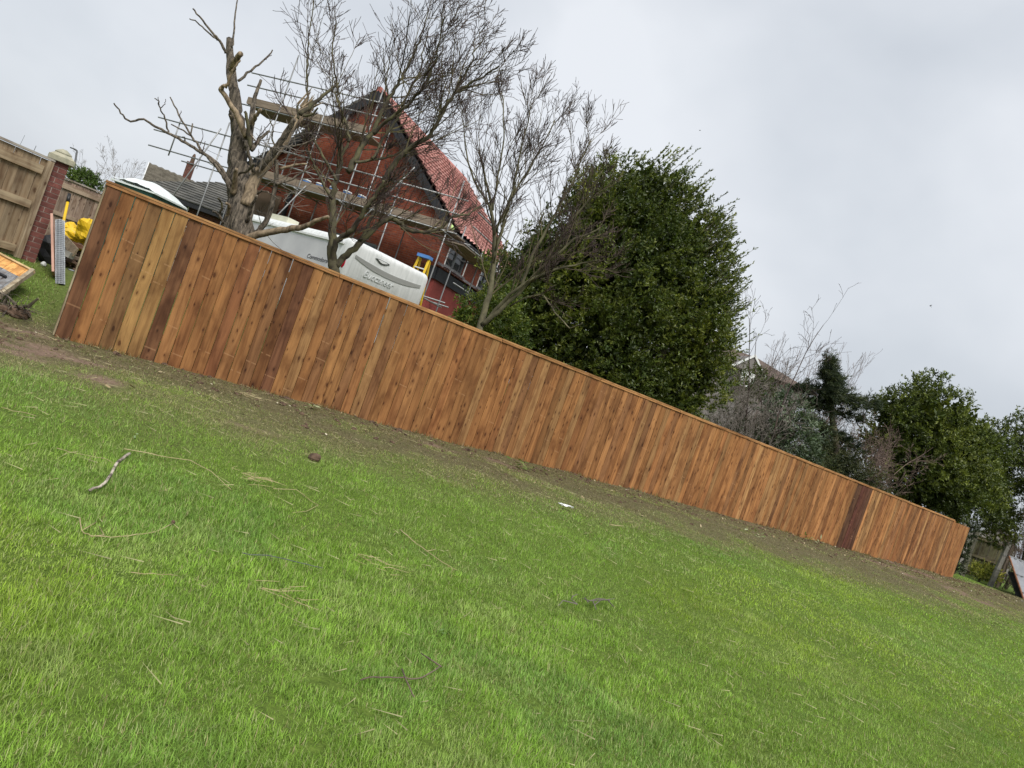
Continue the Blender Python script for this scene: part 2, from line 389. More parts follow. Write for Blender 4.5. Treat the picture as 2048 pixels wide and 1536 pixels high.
MT['leaf'] = mat_leaf('leaf', 0.42, 0.22, 0.35)
MT['leafmatte'] = mat_leaf('matt_leaf', 0.6, 0.2, 0.3)
MT['grass'] = mat_leaf('grass_blade', 0.55, 0.35, 0.3)
MT['chip'] = mat_leaf('litter', 0.8, 0.0, 0.2)
MT['soilclod'] = mat_noise('soil', (0.06, 0.036, 0.022), (0.14, 0.09, 0.06), 16, 0.95, 0.6, 0.02)
MT['rubber'] = mat_base('black_plastic', 0.5, (0.012, 0.012, 0.013))[0]
MT['orangewood'] = mat_wood('fresh_orange_timber', knots=True, grain_axis='y')
MT['bird'] = mat_base('dark_feathers', 0.7, (0.02, 0.02, 0.025))[0]
MT['far'] = mat_noise('far_wall', (0.17, 0.155, 0.145), (0.22, 0.20, 0.19), 2)

# ------------------------------------------------------------------ ground
def axis_coords(lo, hi, step, far):
    a = list(np.arange(lo, hi + 1e-6, step)); st = step
    x = hi
    while x < far: st *= 1.35; x += st; a.append(x)
    st = step; x = lo
    while x > -far: st *= 1.35; x -= st; a.insert(0, x)
    return np.array(a)
def worn_of(x, y):
    """how far the turf is scraped off: a band along the new fence, ragged on the lawn side"""
    s, d = sd_of(x, y)
    wd = 3.15 + 1.0 * (fbm(x, y, 0.55, 2, 3) - 0.5) * 2 + 0.5 * (fbm(x, y, 2.2, 5, 2) - 0.5) * 2 + 0.9 * sm(7, 14, s)
    wn = 1 - sm(wd - 1.6, wd + 1.1, d)
    backs = sm(0.15, 0.9, -d) * (1 - sm(0.5, 0.9, fbm(x, y, 0.6, 8, 2)) * 0.6)
    wn = np.where(d < 0, 1 - backs * (1 - 0.25 * sm(-1.5, 0.3, s)), wn)
    endz = sm(26.8, 27.6, s) * sm(0.6, -0.2, d)
    wn = wn * (1 - 0.30 * sm(0.56, 0.74, fbm(x, y, 1.7, 11, 3)) * sm(0.25, 1.2, d))
    return np.clip(wn * (1 - 0.8 * endz), 0, 1)
BARE = [(60, 700, 0.75), (20, 690, 0.6), (150, 720, 0.42), (175, 748, 0.30), (30, 655, 0.45), (490, 850, 0.34), (640, 800, 0.25), (1850, 1150, 1.2), (1780, 1135, 0.8), (1930, 1190, 1.0), (1480, 1040, 0.5), (1000, 925, 0.4), (880, 895, 0.35)]
BAREP = [(G(a, b), r) for a, b, r in BARE]
def bare_of(x, y):
    o = np.zeros_like(x)
    for p, r in BAREP:
        dd = np.hypot(x - p.x, y - p.y) / r + (fbm(x, y, 2.6, 3, 2) - 0.5) * 1.3
        o = np.maximum(o, 1 - sm(0.45, 1.1, dd))
    return o * sm(0.50, 0.68, fbm(x, y, 5.0, 9, 3) + o * 0.16) * 0.85
SPOTS = [(G(a, b), r) for a, b, r in ((560, 1435, .10), (648, 1368, .07), (692, 1302, .075), (620, 1500, .06), (545, 1402, .05), (720, 1425, .05), (400, 1230, .06), (1345, 1385, .09), (1190, 1330, .07), (160, 1390, .05), (1500, 1275, .10), (860, 1500, .05), (1080, 1420, .07), (735, 1095, .08))]
def spot_of(x, y):
    o = np.zeros_like(x)
    for p, r in SPOTS: o = np.maximum(o, 1 - sm(0.3, 1.15, np.hypot((x - p.x) * 0.75, y - p.y) / r + (fbm(x, y, 14.0, 3, 2) - 0.5) * 1.1))
    return o
gx, gy = axis_coords(-12, 30, 0.17, 1600), axis_coords(-1, 34, 0.17, 1600)
X, Yg = np.meshgrid(gx, gy); Zg = terr(X, Yg)
nx, ny = len(gx), len(gy)
ids = np.arange(nx * ny).reshape(ny, nx)
F = np.stack([ids[:-1, :-1], ids[:-1, 1:], ids[1:, 1:], ids[1:, :-1]], -1).reshape(-1, 4)
wn, br_ = worn_of(X, Yg), bare_of(X, Yg)
tint = np.stack([wn.ravel(), br_.ravel(), fbm(X, Yg, 0.8, 1, 3).ravel()], 1)
m, n, b = mat_base('ground_soil_and_turf', 0.95, spec=0.1)
va = n.nodes.new('ShaderNodeVertexColor'); va.layer_name = 'tint'; sp = n.nodes.new('ShaderNodeSeparateColor'); n.links.new(va.outputs[0], sp.inputs[0])
ov = objvec(n)
f1, f2, f3 = noise(n, ov, 3.0, 5, 0.65), noise(n, ov, 28, 4, 0.7), noise(n, ov, 90, 3, 0.7)
green = ramp(n, f2, [(0.3, (0.050, 0.080, 0.014)), (0.7, (0.130, 0.190, 0.034))])
wornc = mixc(n, f1, ramp(n, f2, [(0.3, (0.075, 0.055, 0.034)), (0.55, (0.150, 0.120, 0.072)), (0.75, (0.25, 0.215, 0.13))]), ramp(n, f2, [(0.3, (0.065, 0.062, 0.030)), (0.7, (0.155, 0.150, 0.072))]))
wornc = mixc(n, 0.7, wornc, ramp(n, f3, [(0.3, (0.5, 0.5, 0.5)), (0.6, (1.25, 1.25, 1.2))]), 'MULTIPLY')
soil = mixc(n, 0.7, ramp(n, f2, [(0.3, (0.13, 0.083, 0.062)), (0.7, (0.27, 0.185, 0.145))]), ramp(n, f3, [(0.3, (0.6, 0.6, 0.6)), (0.6, (1.2, 1.2, 1.2))]), 'MULTIPLY')
c = mixc(n, sp.outputs[0], green, wornc); c = mixc(n, sp.outputs[1], c, soil)
n.links.new(c, b.inputs['Base Color']); bump(n, b, f2, 0.6, 0.03)
ground = npmesh('ground', np.stack([X, Yg, Zg], -1).reshape(-1, 3), F, m, tint, kind='structure', smooth=True)

# ------------------------------------------------------------------ grass
def project(x, y, z):
    u = x / y * FPX; v = (CAMZ - z) / y * FPX
    return 1024 + u * cR - v * sR, 768 + u * sR + v * cR
def grass_points(r0, r1, dens, mar):
    xs = (-min(r1, 16), min(r1, 27)); area = (xs[1] - xs[0]) * r1
    k = int(area * dens); x = rng.uniform(xs[0], xs[1], k); y = rng.uniform(0.7, r1, k)
    r = np.hypot(x, y); keep = (r >= r0) & (r < r1)
    x, y = x[keep], y[keep]; z = terr(x, y); keep = np.zeros(len(x), bool)
    for dx, pr in ((0.0, 1.0), (-1.3, 0.5), (1.3, 0.5)):      # the turf goes on to both sides, a little thinner
        px, py = project(x - dx, y, z); keep |= (px > -60) & (px < 2108) & (py < 1596) & (rng.random(len(x)) < pr)
    x, y, z = x[keep], y[keep], z[keep]
    s, d = sd_of(x, y)
    # nothing to be seen behind the fence
    keep = ~((d < 0.02) & (s > 0.0) & (s < 26.9))
    return x[keep], y[keep], z[keep]
def lawn_colour(x, y, k):
    a = fbm(x, y, 0.45, 0, 3); b_ = fbm(x + 9, y, 1.3, 3, 3); c_ = fbm(x, y + 5, 3.5, 6, 2); tuft = fbm(x + 3, y + 7, 9.0, 5, 2)
    base = np.array([0.222, 0.362, 0.052]); yel = np.array([0.280, 0.398, 0.048]); blu = np.array([0.190, 0.325, 0.062]); pale = np.array([0.330, 0.410, 0.140])
    t = base[None] + (yel - base)[None] * sm(0.46, 0.68, a)[:, None] + (blu - base)[None] * sm(0.52, 0.72, b_)[:, None]
    q = sm(0.60, 0.78, c_)[:, None] * 0.45
    t = t * (1 - q) + pale[None] * q
    xr, yr = x * 0.8 + y * 0.6, -x * 0.6 + y * 0.8; strk = fbm(xr * 0.35, yr * 1.6, 1.5, 2, 3)
    t *= (0.90 + 0.18 * sm(0.30, 0.62, strk))[:, None]
    t *= (0.72 + 0.56 * tuft)[:, None] * rng.normal(1.0, 0.30, k).clip(0.42, 1.9)[:, None]
    j = rng.random(k) < 0.13
    t[j] = np.array([0.40, 0.44, 0.19]) * rng.uniform(0.7, 1.25, j.sum())[:, None]
    j = rng.random(k) < 0.03
    t[j] = np.array([0.40, 0.33, 0.18]) * rng.uniform(0.7, 1.2, j.sum())[:, None]
    return t
def worn_colour(k):
    pal = np.array([[0.165, 0.160, 0.062], [0.290, 0.240, 0.130], [0.075, 0.055, 0.030], [0.420, 0.360, 0.220], [0.140, 0.185, 0.052], [0.18, 0.140, 0.08]])
    return pal[rng.choice(6, k, p=[.30, .19, .14, .08, .15, .14])] * rng.uniform(0.6, 1.25, k)[:, None]
def blades(x, y, z, wfac, segs):
    k = len(x); wn = worn_of(x, y); br = bare_of(x, y)
    keep = (rng.random(k) > br * 0.9) & (rng.random(k) > spot_of(x, y) * 0.93) & (rng.random(k) > 0.25 * sm(0.63, 0.78, fbm(x + 2, y, 3.0, 9, 3)) * (wn < 0.5)) & ((wn < 0.5) | (rng.random(k) > 0.08))
    x, y, z, wn = x[keep], y[keep], z[keep], wn[keep]; k = len(x)
    ht = rng.uniform(0.5, 1.45, k) * (0.037 + 0.014 * (fbm(x, y, 2.0, 7, 2) - 0.5) * 2 + 0.022 * (fbm(x, y, 9.0, 5, 2) - 0.5) * 2)
    s_f, d_f = sd_of(x, y); foot = (d_f < 0.13) & (d_f > 0) & (s_f > 0) & (s_f < 27) & (fbm(x, y, 2.5, 8, 2) > 0.47); ht = np.where(foot, ht * 1.9, ht)
    flat = rng.uniform(0.35, 1.0, k) * (1 - wn) + rng.uniform(0.12, 0.6, k) * wn
    flat = np.where(foot, rng.uniform(0.6, 1.0, k), flat)
    lon = ht * (1 - 0.12 * wn)
    # tufts lean with the wind and the mower
    wind = 2.4 + 3.0 * (fbm(x, y, 0.9, 10, 2) - 0.5)
    az = np.where(rng.random(k) < 0.30, wind + rng.normal(0, 0.9, k), rng.uniform(0, 2 * np.pi, k))
    dirx, diry = np.cos(az), np.sin(az); sx, sy = -diry, dirx
    wd = wfac * rng.uniform(0.7, 1.3, k) * (1 - 0.2 * wn)
    up_ = flat * lon; out_ = np.sqrt(np.maximum(lon ** 2 - up_ ** 2, 0)) * 0.95
    z = z - 0.003 + 0.005 * wn
    t_l = lawn_colour(x, y, k); t_w = worn_colour(k)
    isw = rng.random(k) < wn
    mid = isw & (rng.random(k) < 0.60 * sm(0.15, 0.45, wn) * (1 - sm(0.72, 0.97, wn)))
    t_w[mid] = np.array([[0.40, 0.36, 0.17], [0.31, 0.31, 0.12], [0.46, 0.40, 0.23]])[rng.integers(0, 3, int(mid.sum()))] * rng.uniform(0.7, 1.15, int(mid.sum()))[:, None]
    col = np.where(isw[:, None], t_w, t_l * (1 - 0.45 * wn[:, None]) + np.array([0.13, 0.135, 0.05]) * 0.45 * wn[:, None])
    if segs == 1:
        V = np.stack([np.stack([x - sx * wd, y - sy * wd, z], 1), np.stack([x + sx * wd, y + sy * wd, z], 1),
                      np.stack([x + dirx * out_, y + diry * out_, z + up_], 1)], 1).reshape(-1, 3)
        Fc = np.arange(k * 3).reshape(k, 3); T = np.repeat(col, 3, 0)
        return V, Fc, T
    mx_, my_, mz = x + dirx * out_ * 0.38, y + diry * out_ * 0.38, z + up_ * 0.68
    V = np.stack([np.stack([x - sx * wd, y - sy * wd, z], 1), np.stack([x + sx * wd, y + sy * wd, z], 1),
                  np.stack([mx_ - sx * wd * .8, my_ - sy * wd * .8, mz], 1), np.stack([mx_ + sx * wd * .8, my_ + sy * wd * .8, mz], 1),
                  np.stack([x + dirx * out_, y + diry * out_, z + up_], 1)], 1).reshape(-1, 3)
    i = (np.arange(k) * 5)[:, None]
    Fc = np.concatenate([i + np.array([[0, 1, 3]]), i + np.array([[0, 3, 2]]), i + np.array([[2, 3, 4]])], 0)
    return V, Fc, np.repeat(col, 5, 0)
VV, FF, TT, off = [], [], [], 0
for r0, r1, dens, wf, sg, mar in ((0.9, 3.4, 16000, 0.0011, 2, 330), (3.4, 5.2, 10000, 0.0014, 2, 240), (5.2, 8.0, 5200, 0.0020, 1, 220), (8.0, 14.0, 2000, 0.0036, 1, 200), (14.0, 34.0, 640, 0.0072, 1, 120)):
    x, y, z = grass_points(r0, r1, dens, mar)
    V, Fc, T = blades(x, y, z, wf, sg)
    VV.append(V); FF.append(Fc + off); TT.append(T); off += len(V)
x, y, z = grass_points(1.6, 11.0, 16, 150); k = len(x); az = rng.uniform(0, 6.28, k); L = rng.uniform(0.05, 0.17, k)
dx, dy = np.cos(az) * L, np.sin(az) * L; wd = 0.0009 + 0.00016 * np.hypot(x, y); z1 = terr(x + dx, y + dy) + rng.uniform(0.018, 0.040, k)
V = np.stack([np.stack([x - np.sin(az) * wd, y + np.cos(az) * wd, z + 0.022], 1), np.stack([x + np.sin(az) * wd, y - np.cos(az) * wd, z + 0.026], 1), np.stack([x + dx, y + dy, z1], 1)], 1).reshape(-1, 3)
VV.append(V); FF.append(np.arange(3 * k).reshape(k, 3) + off); TT.append(np.repeat(np.array([0.46, 0.42, 0.24])[None] * rng.uniform(0.6, 1.15, k)[:, None], 3, 0)); off += len(V)
g = npmesh('grass', np.concatenate(VV), np.concatenate(FF), MT['grass'], np.concatenate(TT), kind='stuff')
tag(g, 'short green lawn grass, scuffed and brown along the new fence', 'grass')

# ------------------------------------------------------------------ new fence
fence = thing('wooden_fence', 'long new orange brown close board fence across the lawn', 'fence', tuple(fence_pt(0, 0, 0)))
forg = worg(fence)
def board_mesh(name, wd, th, h, ch=0.003):
    bm = bmesh.new(); bmesh.ops.create_cube(bm, size=1.0)
    for v_ in bm.verts: v_.co = Vector((v_.co.x * wd, v_.co.y * th, (v_.co.z + 0.5) * h))
    bmesh.ops.bevel(bm, geom=[e_ for e_ in bm.edges if abs(e_.verts[0].co.z - e_.verts[1].co.z) > 0.1], offset=ch, segments=1, affect='EDGES')
    me = bpy.data.meshes.new(name); bm.to_mesh(me); bm.free(); return me
BW = 0.150
bmeshes = []
for k in range(4):
    me = board_mesh('board', BW - 0.002, 0.021, 1.87, 0.005); me.materials.append(MT['fence']); bmeshes.append(me)
fang = math.atan2(FT[1], FT[0])
rb = random.Random(11)
s_ = 0.0; i = 0
palette = [(0.42, 0.215, 0.090), (0.30, 0.135, 0.058), (0.385, 0.168, 0.062), (0.36, 0.158, 0.058), (0.41, 0.185, 0.072), (0.335, 0.138, 0.052), (0.375, 0.162, 0.060), (0.42, 0.192, 0.072), (0.395, 0.168, 0.064)]
special = {0: (0.175, 0.076, 0.038), 4: (0.40, 0.215, 0.080), 5: (0.35, 0.185, 0.070), 6: (0.20, 0.088, 0.042), 11: (0.27, 0.105, 0.045), 16: (0.195, 0.080, 0.040), 128: (0.125, 0.045, 0.027), 129: (0.105, 0.038, 0.024), 130: (0.115, 0.042, 0.026), 131: (0.135, 0.048, 0.028)}
while s_ < FLEN:
    gap = rb.choice([0.002, 0.003, 0.004, 0.005]) if i < 26 else rb.choice([0.001, 0.002, 0.003])
    if i in (6,): gap = 0.007
    if i in (1, 2, 3): gap = 0.004
    if 19.62 < s_ < 19.76: gap = 0.02
    wsc = rb.uniform(0.97, 1.03) * (1.0 if s_ < 6 else 0.965)
    o = bpy.data.objects.new('board', bmeshes[i % 4]); COL.objects.link(o); o.parent = fence
    cx = s_ + BW * wsc / 2
    p = fence_pt(cx, 0.012 + rb.uniform(-0.003, 0.003), 0)
    g0 = tz(p.x, p.y)
    top = FH - 0.03 + rb.uniform(-0.004, 0.002) - (0.0 if s_ < 25.6 else 0.03 + rb.uniform(0, 0.03))
    if s_ < 25.6: bot = min(0.0, g0) - 0.045 + rb.uniform(0, 0.03)
    else: bot = g0 - 0.03
    o.location = p - forg + Vector((0, 0, bot)); o.rotation_euler = (rb.uniform(-0.004, 0.004), rb.uniform(-0.0025, 0.0025), fang + rb.uniform(-0.010, 0.010))
    o.scale = (wsc, 1, (top - bot) / 1.87)
    j = (rb.uniform(0.90, 1.08) if s_ < 6 else rb.uniform(0.80, 1.17)) * (0.84 + 0.20 * min(1.0, s_ / 14.0))
    c_ = special.get(i, None)
    if 18.70 < s_ < 19.60: c_ = tuple(q * rb.uniform(0.9, 1.12) for q in (0.125, 0.052, 0.031))
    elif 120 < i < 140: c_ = None
    if c_ is None:
        c_ = rb.choice(palette); c_ = tuple(q * j for q in c_)
        if rb.random() < 0.09: c_ = tuple(q * 0.70 for q in c_)
        if rb.random() < 0.07: c_ = tuple(q * 1.18 for q in c_)
    c_ = (c_[0] * 0.76, c_[1] * 0.80, c_[2] * 0.77)
    o.color = (*c_, 1)
    s_ += BW * wsc + gap; i += 1
# cap, counter strip, rails and posts
def shared_len(name, s0, s1, d, z, wd, th, mat_, col_):
    o = MB().box((0, 0, 0), s1 - s0, wd, th).build(name, mat_, None)
    o.parent = fence; o.location = fence_pt((s0 + s1) / 2, d, z) - forg; o.rotation_euler = (0, 0, fang); o.color = (*col_, 1); return o
s0 = -0.03
while s0 < 25.5:
    s1 = min(s0 + rb.choice([3.0, 3.0, 2.4]), 25.55); j = rb.uniform(0.9, 1.12)
    if s0 < 19.68 < s1: s1 = 19.68
    shared_len('cap_rail', s0, s1 - 0.009, 0.004, FH - 0.014 + rb.uniform(-.006, .006), 0.072, 0.024, MT['cap'], (0.39 * j, 0.215 * j, 0.090 * j))
    shared_len('cap_strip', s0 + 0.006, s1 - 0.008, 0.0325, FH - 0.041, 0.018, 0.028, MT['cap'], (0.36 * j, 0.18 * j, 0.07 * j))
    s0 = s1
for z in (0.30, 0.95, 1.60):
    s0 = 0.0
    while s0 < FLEN - 0.1:
        s1 = min(s0 + 3.0, FLEN); shared_len('rail', s0, s1 - 0.01, -0.024, z, 0.045, 0.085, MT['cap'], (0.36, 0.19, 0.08)); s0 = s1
s0 = 0.045
while s0 < FLEN + 0.05:
    p = fence_pt(s0, -0.098, 0)
    o = MB().box((0, 0, 0), 0.095, 0.095, 1.9).build('post', MT['old_z'], None); o.parent = fence
    o.location = p - forg + Vector((0, 0, 0.92)); o.rotation_euler = (0, 0, fang); o.color = (0.30, 0.235, 0.15, 1); s0 += 2.97
o = MB().box((0, 0, 0), 0.016, 0.075, 1.86).build('edge_batten', MT['old_z'], fence, local=True)
o.location = fence_pt(-0.012, -0.03, 0.91) - forg; o.rotation_euler = (0, 0, fang); o.color = (0.34, 0.29, 0.19, 1)

# ------------------------------------------------------------------ foliage generators
def unit(a): return a / np.maximum(np.linalg.norm(a, axis=-1, keepdims=True), 1e-9)
def foliage(blobs, shoots, per, ll, lw, slen, cols, trop=(0, 0, 0.4), tropw=0.5, shell=(0.72, 1.03), spread=0.75, seed=1, squash=None, back_cut=None, lumpy=0.0, rej=0.62, tone=0.35, wpow=2.0):
    """leaf-bearing shoots through the outer shell of a crown; returns verts, tris, tints"""
    q = np.random.default_rng(seed); B = np.array([[*bb[0], bb[1]] for bb in blobs], float)
    wgt = B[:, 3] ** wpow; pick = q.choice(len(B), shoots, p=wgt / wgt.sum())
    d = unit(q.normal(size=(shoots, 3))); r = B[pick, 3]
    if lumpy:   # clumps: pull shoots to lobes
        lob = unit(q.normal(size=(len(B), 14, 3))); dots = np.einsum('ij,ikj->ik', d, lob[pick]).max(1)
        rad = r * (q.uniform(*shell, shoots) + lumpy * (sm(0.72, 0.98, dots) - 0.5))
    else: rad = r * q.uniform(*shell, shoots)
    pos = B[pick, :3] + d * rad[:, None] * (np.array(squash)[None] if squash is not None else 1)
    keep = np.ones(shoots, bool)
    for bb in B: keep &= ~(np.linalg.norm(pos - bb[:3], axis=1) < bb[3] * rej)
    if back_cut is not None: keep &= (pos[:, 1] < back_cut) | (q.random(shoots) < 0.35)
    keep &= pos[:, 2] > 0.15
    pos, d = pos[keep], d[keep]; k = len(pos)
    ax = unit(d * 0.6 + np.array(trop)[None] * tropw * 2 + q.normal(size=(k, 3)) * 0.35)
    sl = slen * q.uniform(0.6, 1.4, k)
    colk = np.array(cols); ci = q.choice(len(colk), k); cc = colk[ci] * q.uniform(0.75, 1.25, k)[:, None]
    # clumps of older and younger leaves
    fr_ = unit(q.normal(size=(3, 3))) * 2.6; ph_ = q.uniform(0, 6, 3); tn = np.sin(pos @ fr_.T + ph_[None]).sum(1) / 3
    cc = cc * (1 + tone * tn)[:, None] * np.array([1 + 0.0, 1, 1])[None]; cc[:, 0] *= 1 + 0.25 * tone * tn
    n = k * per
    ax2 = np.repeat(ax, per, 0); t = q.random(n); base = np.repeat(pos, per, 0) + ax2 * (t * np.repeat(sl, per))[:, None]
    ld = unit(ax2 * 0.75 + unit(q.normal(size=(n, 3))) * spread)
    side = unit(np.cross(ld, q.normal(size=(n, 3)))); nor = np.cross(side, ld)
    L = ll * q.uniform(0.7, 1.25, n)[:, None]; W = lw * q.uniform(0.75, 1.2, n)[:, None]
    V = np.stack([base, base + ld * L * 0.5 + side * W * 0.5 + nor * W * 0.15, base + ld * L, base + ld * L * 0.5 - side * W * 0.5 + nor * W * 0.15], 1).reshape(-1, 3)
    i = (np.arange(n) * 4)[:, None]; Fc = np.concatenate([i + np.array([[0, 1, 2]]), i + np.array([[0, 2, 3]])], 0)
    T = np.repeat(cc, per, 0) * q.uniform(0.75, 1.3, n)[:, None]
    return V, Fc, np.repeat(T, 4, 0)
def clumps(blobs, per_m2, r0, r1, seed, inset=0.80):
    """leaf clumps sitting on the surface of the crown's main lobes"""
    q = np.random.default_rng(seed); B = np.array([[*bb[0], bb[1]] for bb in blobs], float); out = []
    for bi, bb in enumerate(B):
        for _ in range(max(4, int(per_m2 * 4 * math.pi * bb[3] ** 2))):
            d = q.normal(size=3); d /= np.linalg.norm(d); rr_ = q.uniform(r0, r1); p = bb[:3] + d * bb[3] * inset
            if any(np.linalg.norm(p - o_[:3]) < o_[3] * 0.66 for k_, o_ in enumerate(B) if k_ != bi): continue
            if p[2] < 0.4: continue
            out.append((tuple(p), rr_))
    return out
def crown(name, parent, mat_, *parts):
    off = 0; Vs, Fs, Ts = [], [], []
    for V, Fc, T in parts: Vs.append(V); Fs.append(Fc + off); Ts.append(T); off += len(V)
    return npmesh(name, np.concatenate(Vs), np.concatenate(Fs), mat_, np.concatenate(Ts), parent=parent)

def curve_pts(p, d, L, n, rr, wob, trop, tw):
    pts = [p.copy()]; d = d.normalized(); st = L / n
    for _ in range(n):
        d = (d + Vector((rr.gauss(0, wob), rr.gauss(0, wob), rr.gauss(0, wob))) + trop * tw).normalized()
        pts.append(pts[-1] + d * st)
    return pts, d
def grow(mbs, p, d, L, r, lev, rr, trop, cfg):
    """cfg: per level (children, length factor, angle, wobble, tropism)"""
    n = (7, 6, 5, 4, 2)[lev]
    ch, lf, ang, wob, tw = cfg[lev]
    pts, dl = curve_pts(p, d, L, n, rr, wob, trop, tw)
    rads = [max(r * (1 - 0.65 * i / n), 0.0040) for i in range(n + 1)]
    mbs[min(lev, len(mbs) - 1)].tube(pts, rads, 3 if r < 0.02 else 5, cap=False)
    if lev + 1 < len(cfg): sprout(mbs, pts, rads, L, lev, rr, trop, cfg)
def sprout(mbs, pts, rads, L, lev, rr, trop, cfg, t0=0.15, mult=1.0):
    ch, lf, ang, wob, tw = cfg[lev]; n = len(pts) - 1
    for _ in range(max(1, int(ch * mult * rr.uniform(0.75, 1.25)))):
        t = t0 + (1 - t0) * rr.random(); k = min(int(t * n), n - 1); f = t * n - k
        q = pts[k].lerp(pts[k + 1], f); dd = (pts[k + 1] - pts[k]).normalized()
        ax = dd.orthogonal().normalized(); ax.rotate(Matrix.Rotation(rr.uniform(0, 2 * math.pi), 3, dd))
        nd = dd.copy(); nd.rotate(Matrix.Rotation(R(ang) * rr.uniform(0.6, 1.3), 3, ax))
        grow(mbs, q, nd, L * lf * rr.uniform(0.6, 1.25) * (1 - 0.35 * t), min(max(rads[k] * 0.5, 0.003), 0.0035 + 0.0075 * L * lf), lev + 1, rr, trop, cfg)

def limb_px(pts, depth, rpx0, rpx1, ddepth=0.0, sub=3, wob=0.0, rr=None):
    """a limb given by its outline in the photograph, placed at its own distance; returns smoothed points and radii"""
    k = len(pts); P3 = [P(x, y, depth + ddepth * i / max(k - 1, 1)) for i, (x, y) in enumerate(pts)]
    out, rad = [], []
    for i in range(k - 1):
        p0, p1, p2, p3 = P3[max(i - 1, 0)], P3[i], P3[i + 1], P3[min(i + 2, k - 1)]
        for j in range(sub):
            t = j / sub
            q = 0.5 * ((2 * p1) + (p2 - p0) * t + (2 * p0 - 5 * p1 + 4 * p2 - p3) * t * t + (3 * p1 - p0 - 3 * p2 + p3) * t ** 3)
            if rr and wob: q += Vector((rr.gauss(0, wob), rr.gauss(0, wob), rr.gauss(0, wob)))
            out.append(q)
    out.append(P3[-1]); m_ = len(out)
    for i in range(m_): rad.append((rpx0 + (rpx1 - rpx0) * i / (m_ - 1)) * depth / FPX)
    return out, rad

# ------------------------------------------------------------------ brick house under scaffolding
HZ = 0.6
HA = R(-18)
HX, HY = Vector((math.cos(HA), math.sin(HA), 0)), Vector((-math.sin(HA), math.cos(HA), 0))
hc = P(0, 0, 23.5); hc = Vector((-221 / FPX * 23.5, 23.5, HZ))
house = thing('brick_house', 'red brick gabled house with a pink tiled roof behind the scaffolding', 'house', tuple(hc), HA)
HW, HE, HAp, HD = 8.53, 4.94, 8.67, 8.0
# gable wall and flank walls with real openings in the flank
MB().prism([(-HW, 0, 0), (0, 0, 0), (0, 0, HE), (-HW / 2, 0, HAp - 0.12), (-HW, 0, HE)], (0, 0.25, 0)).build('gable_wall', MT['brickwall'], house, local=True)
wb = MB()
wins = [(0.5, 2.15), (3.7, 5.0)]; wz0, wz1 = 3.66, 4.70
y0 = 0.25
for a, b_ in wins:
    wb.box((-0.125, (y0 + a) / 2, HE / 2), 0.25, a - y0, HE)
    wb.box((-0.125, (a + b_) / 2, wz0 / 2), 0.25, b_ - a, wz0); wb.box((-0.125, (a + b_) / 2, (wz1 + HE) / 2), 0.25, b_ - a, HE - wz1)
    y0 = b_
wb.box((-0.125, (y0 + HD) / 2, HE / 2), 0.25, HD - y0, HE)
wb.box((-HW + 0.125, (0.25 + HD) / 2, HE / 2), 0.25, HD - 0.25, HE); wb.box((-HW / 2, HD + 0.125, HE / 2), HW, 0.25, HE)
wb.build('flank_wall', MT['brickwall'], house, local=True)
for a, b_ in wins:
    c_ = (a + b_) / 2; fr = MB()
    for yy in (a + 0.04, c_, b_ - 0.04): fr.box((-0.10, yy, (wz0 + wz1) / 2), 0.08, 0.07, wz1 - wz0)
    fr.box((-0.10, c_, wz1 - 0.04), 0.08, b_ - a - 0.01, 0.07); fr.box((-0.10, c_, wz0 + 0.04), 0.08, b_ - a - 0.01, 0.07)
    fo = fr.build('window', MT['darkframe'], house, local=True)
    MB().box((-0.115, c_, (wz0 + wz1) / 2), 0.02, b_ - a - 0.02, wz1 - wz0 - 0.02).build('pane', MT['glass'], fo, local=True)
    MB().box((0.03, c_, wz0 - 0.04), 0.16, b_ - a + 0.12, 0.07).build('sill', MT['lead'], fo, local=True)
    for yy in (a - 0.025, b_ + 0.025): MB().box((0.012, yy, (wz0 + wz1) / 2), 0.02, 0.05, wz1 - wz0 + 0.05).build('reveal_strip', MT['white'], fo, local=True)
# roof: two tiled slopes with stepped courses and rolled pantiles
pitch = math.atan2(HAp - HE, HW / 2); slope = math.hypot(HW / 2, HAp - HE) + 0.42
def tiled_slope(o, ux, us, nrm, length, run, pitch_c, pitch_r, amp, step):
    """pantiles as one relief surface: o start at the ridge, ux along the ridge, us down the slope"""
    nc, nr = int(length / pitch_c) * 4, int(run / pitch_r)
    V, Fc = [], []
    for r_ in range(nr):
        for e_ in (0, 1):
            for c_ in range(nc + 1):
                a = c_ / 4 * 2 * math.pi
                h = amp * (0.5 + 0.5 * math.cos(a)) + (step if e_ else 0.0)
                V.append(tuple(o + ux * (c_ * length / nc) + us * ((r_ + e_) * run / nr) + nrm * h))
    w_ = nc + 1
    for r_ in range(nr):
        for c_ in range(nc):
            a = (r_ * 2) * w_ + c_; Fc.append((a, a + 1, a + w_ + 1, a + w_))
            if r_ + 1 < nr: q = a + w_; Fc.append((q, q + 1, q + w_ + 1, q + w_))
    return np.array(V), np.array(Fc)
